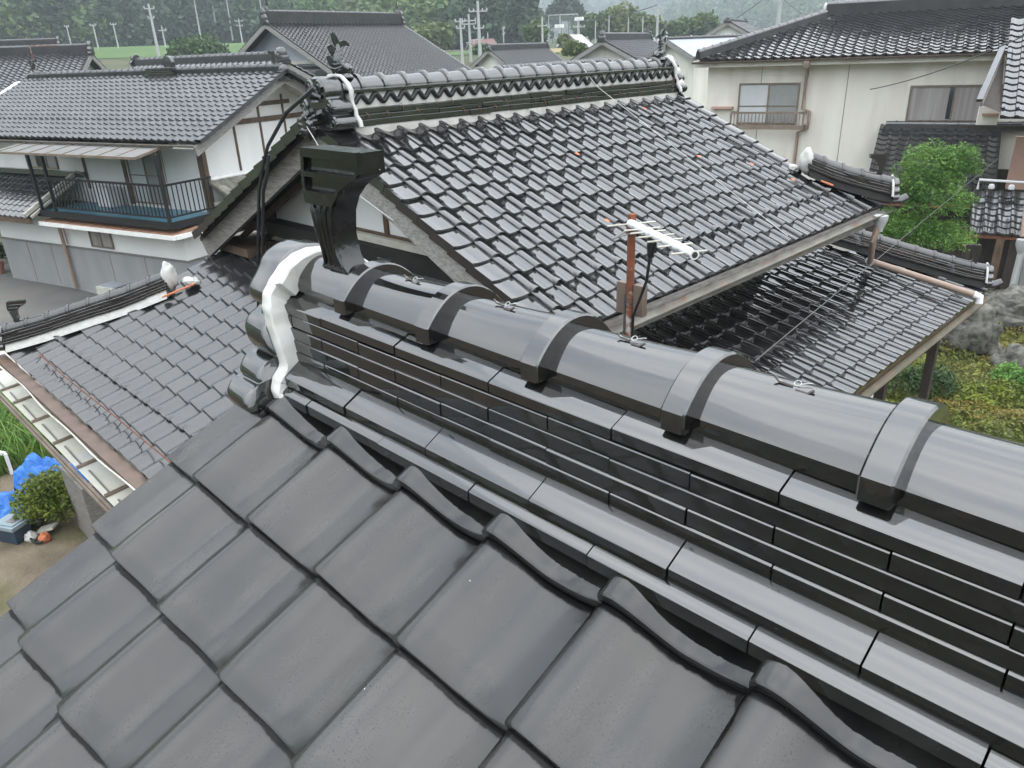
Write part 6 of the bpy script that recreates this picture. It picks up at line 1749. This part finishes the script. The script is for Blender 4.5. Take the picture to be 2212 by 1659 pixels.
# ------------------------------------------------------------------ utility poles and the ball net
def upole(label, az, elt, elb, r, arms=(), rad=.16, lamp=False, group="utility poles in the valley"):
    a, t = pol(az, elb, r), pol(az, elt, r)
    zb = min(ground_z(az, r), a.z)
    o = thing("utility_pole", label, "utility pole", (a.x, a.y, zb), 0, group)
    b = MB(); b.tube([(a.x, a.y, zb), (a.x, a.y, t.z)], [rad, rad * .6], 8); b.build("post", M['pole'], o, 60)
    for (dz, w_, kk) in arms:
        ang = math.radians(az + 90)
        b = MB(); q = Vector((a.x, a.y, t.z - dz)); sd = Vector((math.cos(ang), math.sin(ang), 0))
        b.bar(q - sd * w_, q + sd * w_, .12, .12)
        for i in range(kk):
            u = -1 + 2 * i / max(1, kk - 1)
            b.lathe([(.05, 0), (.09, .1), (.05, .25)], q + sd * (w_ * u * .95), 6)
        b.build("crossarm", M['pole'], o)
    if lamp:
        b = MB()
        for i in range(4):
            b.box(a.x - .7 + i * .4, a.x - .45 + i * .4, a.y - .15, a.y + .15, t.z - .1, t.z + .35)
        b.box(a.x - .3, a.x + .3, a.y - .2, a.y + .2, t.z - 2.6, t.z - 1.9)
        b.build("lamp_cluster", M['white_paint'], o)
    return o
upole("tall pole with a double crossarm against the dark hill, upper left", 158.13, 3.53, .57, 105, ((.5, .55, 2), (1.5, .3, 2)), .2)
upole("thin pole leaning on the forest edge, leftmost of the row", 162.95, 2.41, 1.3, 150, ((.2, .3, 2),), .12)
upole("thin pole second from the left in the field row", 161.5, 2.46, .89, 140, ((.2, .4, 2),), .13)
upole("thin pole third from the left in the field row", 160.37, 2.49, 1.07, 140, ((.2, .4, 2),), .13)
upole("short lamp-arm pole just right of the tall double-armed pole", 157.63, 2.3, .8, 120, ((.6, .5, 1),), .13)
upole("slim pole left of the big house's gable peak", 152.9, 2.59, 1.5, 160, ((.4, .7, 3), (1.2, .5, 2)), .15)
upole("leftmost of the three poles by the red-roofed shed", 138.33, 2.2, -.2, 82, ((.3, .5, 2), (.9, .4, 2)))
upole("middle one of the three poles by the red-roofed shed", 137.74, 2.43, -.2, 84, ((.6, .7, 3), (.9, .7, 2), (2.6, .4, 1)))
upole("tallest of the three poles by the red-roofed shed, with insulators", 137.08, 3.21, -.17, 82, ((.9, .9, 5), (2.4, .5, 2), (3.4, .4, 1)), .2)
upole("short plain pole right of the three poles", 136.49, 1.24, .3, 100, (), .1)
upole("pole with small white boxes in front of the wooded shoulder", 135.4, 1.6, .4, 118, ((.3, .2, 1), (1.0, .2, 1)), .1)
upole("plain pole in front of the large round tree", 132.71, 2.11, .37, 108, ((1.1, .6, 1),), .16)
upole("floodlight pole right of the ball net", 130.2, 1.8, .3, 118, ((.9, .8, 4),), .14, lamp=True)
upole("floodlight pole inside the ball net", 131.56, 1.4, .2, 115, ((.4, .6, 3),), .12, lamp=True)
upole("first plain pole of the row right of the floodlight", 129.07, 1.7, .6, 130, (), .12)
upole("second plain pole of the row right of the floodlight", 128.15, 1.99, .9, 130, (), .13)
upole("third plain pole of the row right of the floodlight", 126.85, 1.83, .9, 130, (), .12)
upole("fourth plain pole of the row right of the floodlight", 125.87, 1.84, .8, 130, (), .12)
upole("tall pole with a crossarm left of the white hall", 124.9, 2.57, .5, 95, ((.5, .5, 3),), .17)
upole("thick pole rising above the hipped roof of the cream house", 117.1, 3.6, .9, 75, ((.8, .9, 4),), .24)
nt_ = thing("ball_net", "tall ball-catching net hung between thin posts beyond the black roofs", "net", tuple(pol(131.3, .25, 125)))
net_p = [pol(132.26, .29, 122), pol(131.49, .29, 120), pol(130.29, .29, 128)]
for p, e in zip(net_p, (2.15, 2.18, 2.16)):
    r = math.hypot(p.x, p.y); zt = r * math.tan(math.radians(e))
    b = MB(); b.tube([(p.x, p.y, p.z - 1), (p.x, p.y, zt)], [.10, .07], 6); b.build("net_post", M['pole'], nt_, 60)
for i in range(2):
    p, q = net_p[i], net_p[i + 1]
    z0 = math.hypot(p.x, p.y) * math.tan(math.radians(2.15)); z1 = math.hypot(q.x, q.y) * math.tan(math.radians(2.16))
    b = MB(); b.tube([(p.x, p.y, z0), (q.x, q.y, z1)], .06, 6); b.build("net_cable", M['pole'], nt_, 60)
    b = MB(); b.add([(p.x, p.y, p.z - .5), (q.x, q.y, q.z - .5), (q.x, q.y, z1), (p.x, p.y, z0)], [(0, 1, 2, 3)]); b.build("net_sheet", M['net'], nt_)
wire("power_line", [pol(124.9, 2.48, 95), pol(132.0, 1.92, 190)], .05, M['cable'], "long thin power line crossing the far hills", sag=1.0)
wire("stay_wire", [pol(117.1, 2.6, 75), pol(115.6, 1.5, 70)], .03, M['cable_grey'], "stay wire slanting down to the right from the thick pole", sag=.05)
wire("stay_wire", [pol(117.6, 2.9, 78), pol(120.3, 1.1, 84)], .03, M['cable_grey'], "stay wire slanting down to the left of the thick pole", sag=.05)

# ------------------------------------------------------------------ valley haze
hz = bpy.data.materials.new("valley_air"); hz.use_nodes = True
hn, hlk = hz.node_tree.nodes, hz.node_tree.links
hn.clear()
ho = hn.new("ShaderNodeOutputMaterial"); hv = hn.new("ShaderNodeVolumePrincipled")
hv.inputs["Color"].default_value = (0.80, 0.90, 0.95, 1)
hv.inputs["Density"].default_value = 0.00095
hv.inputs["Anisotropy"].default_value = 0.2
hlk.new(hv.outputs["Volume"], ho.inputs["Volume"])
b = MB(); b.box(-1560, 1560, -1560, 1560, -8.0, 165)
tag(b.build("haze", hz), kind='stuff')
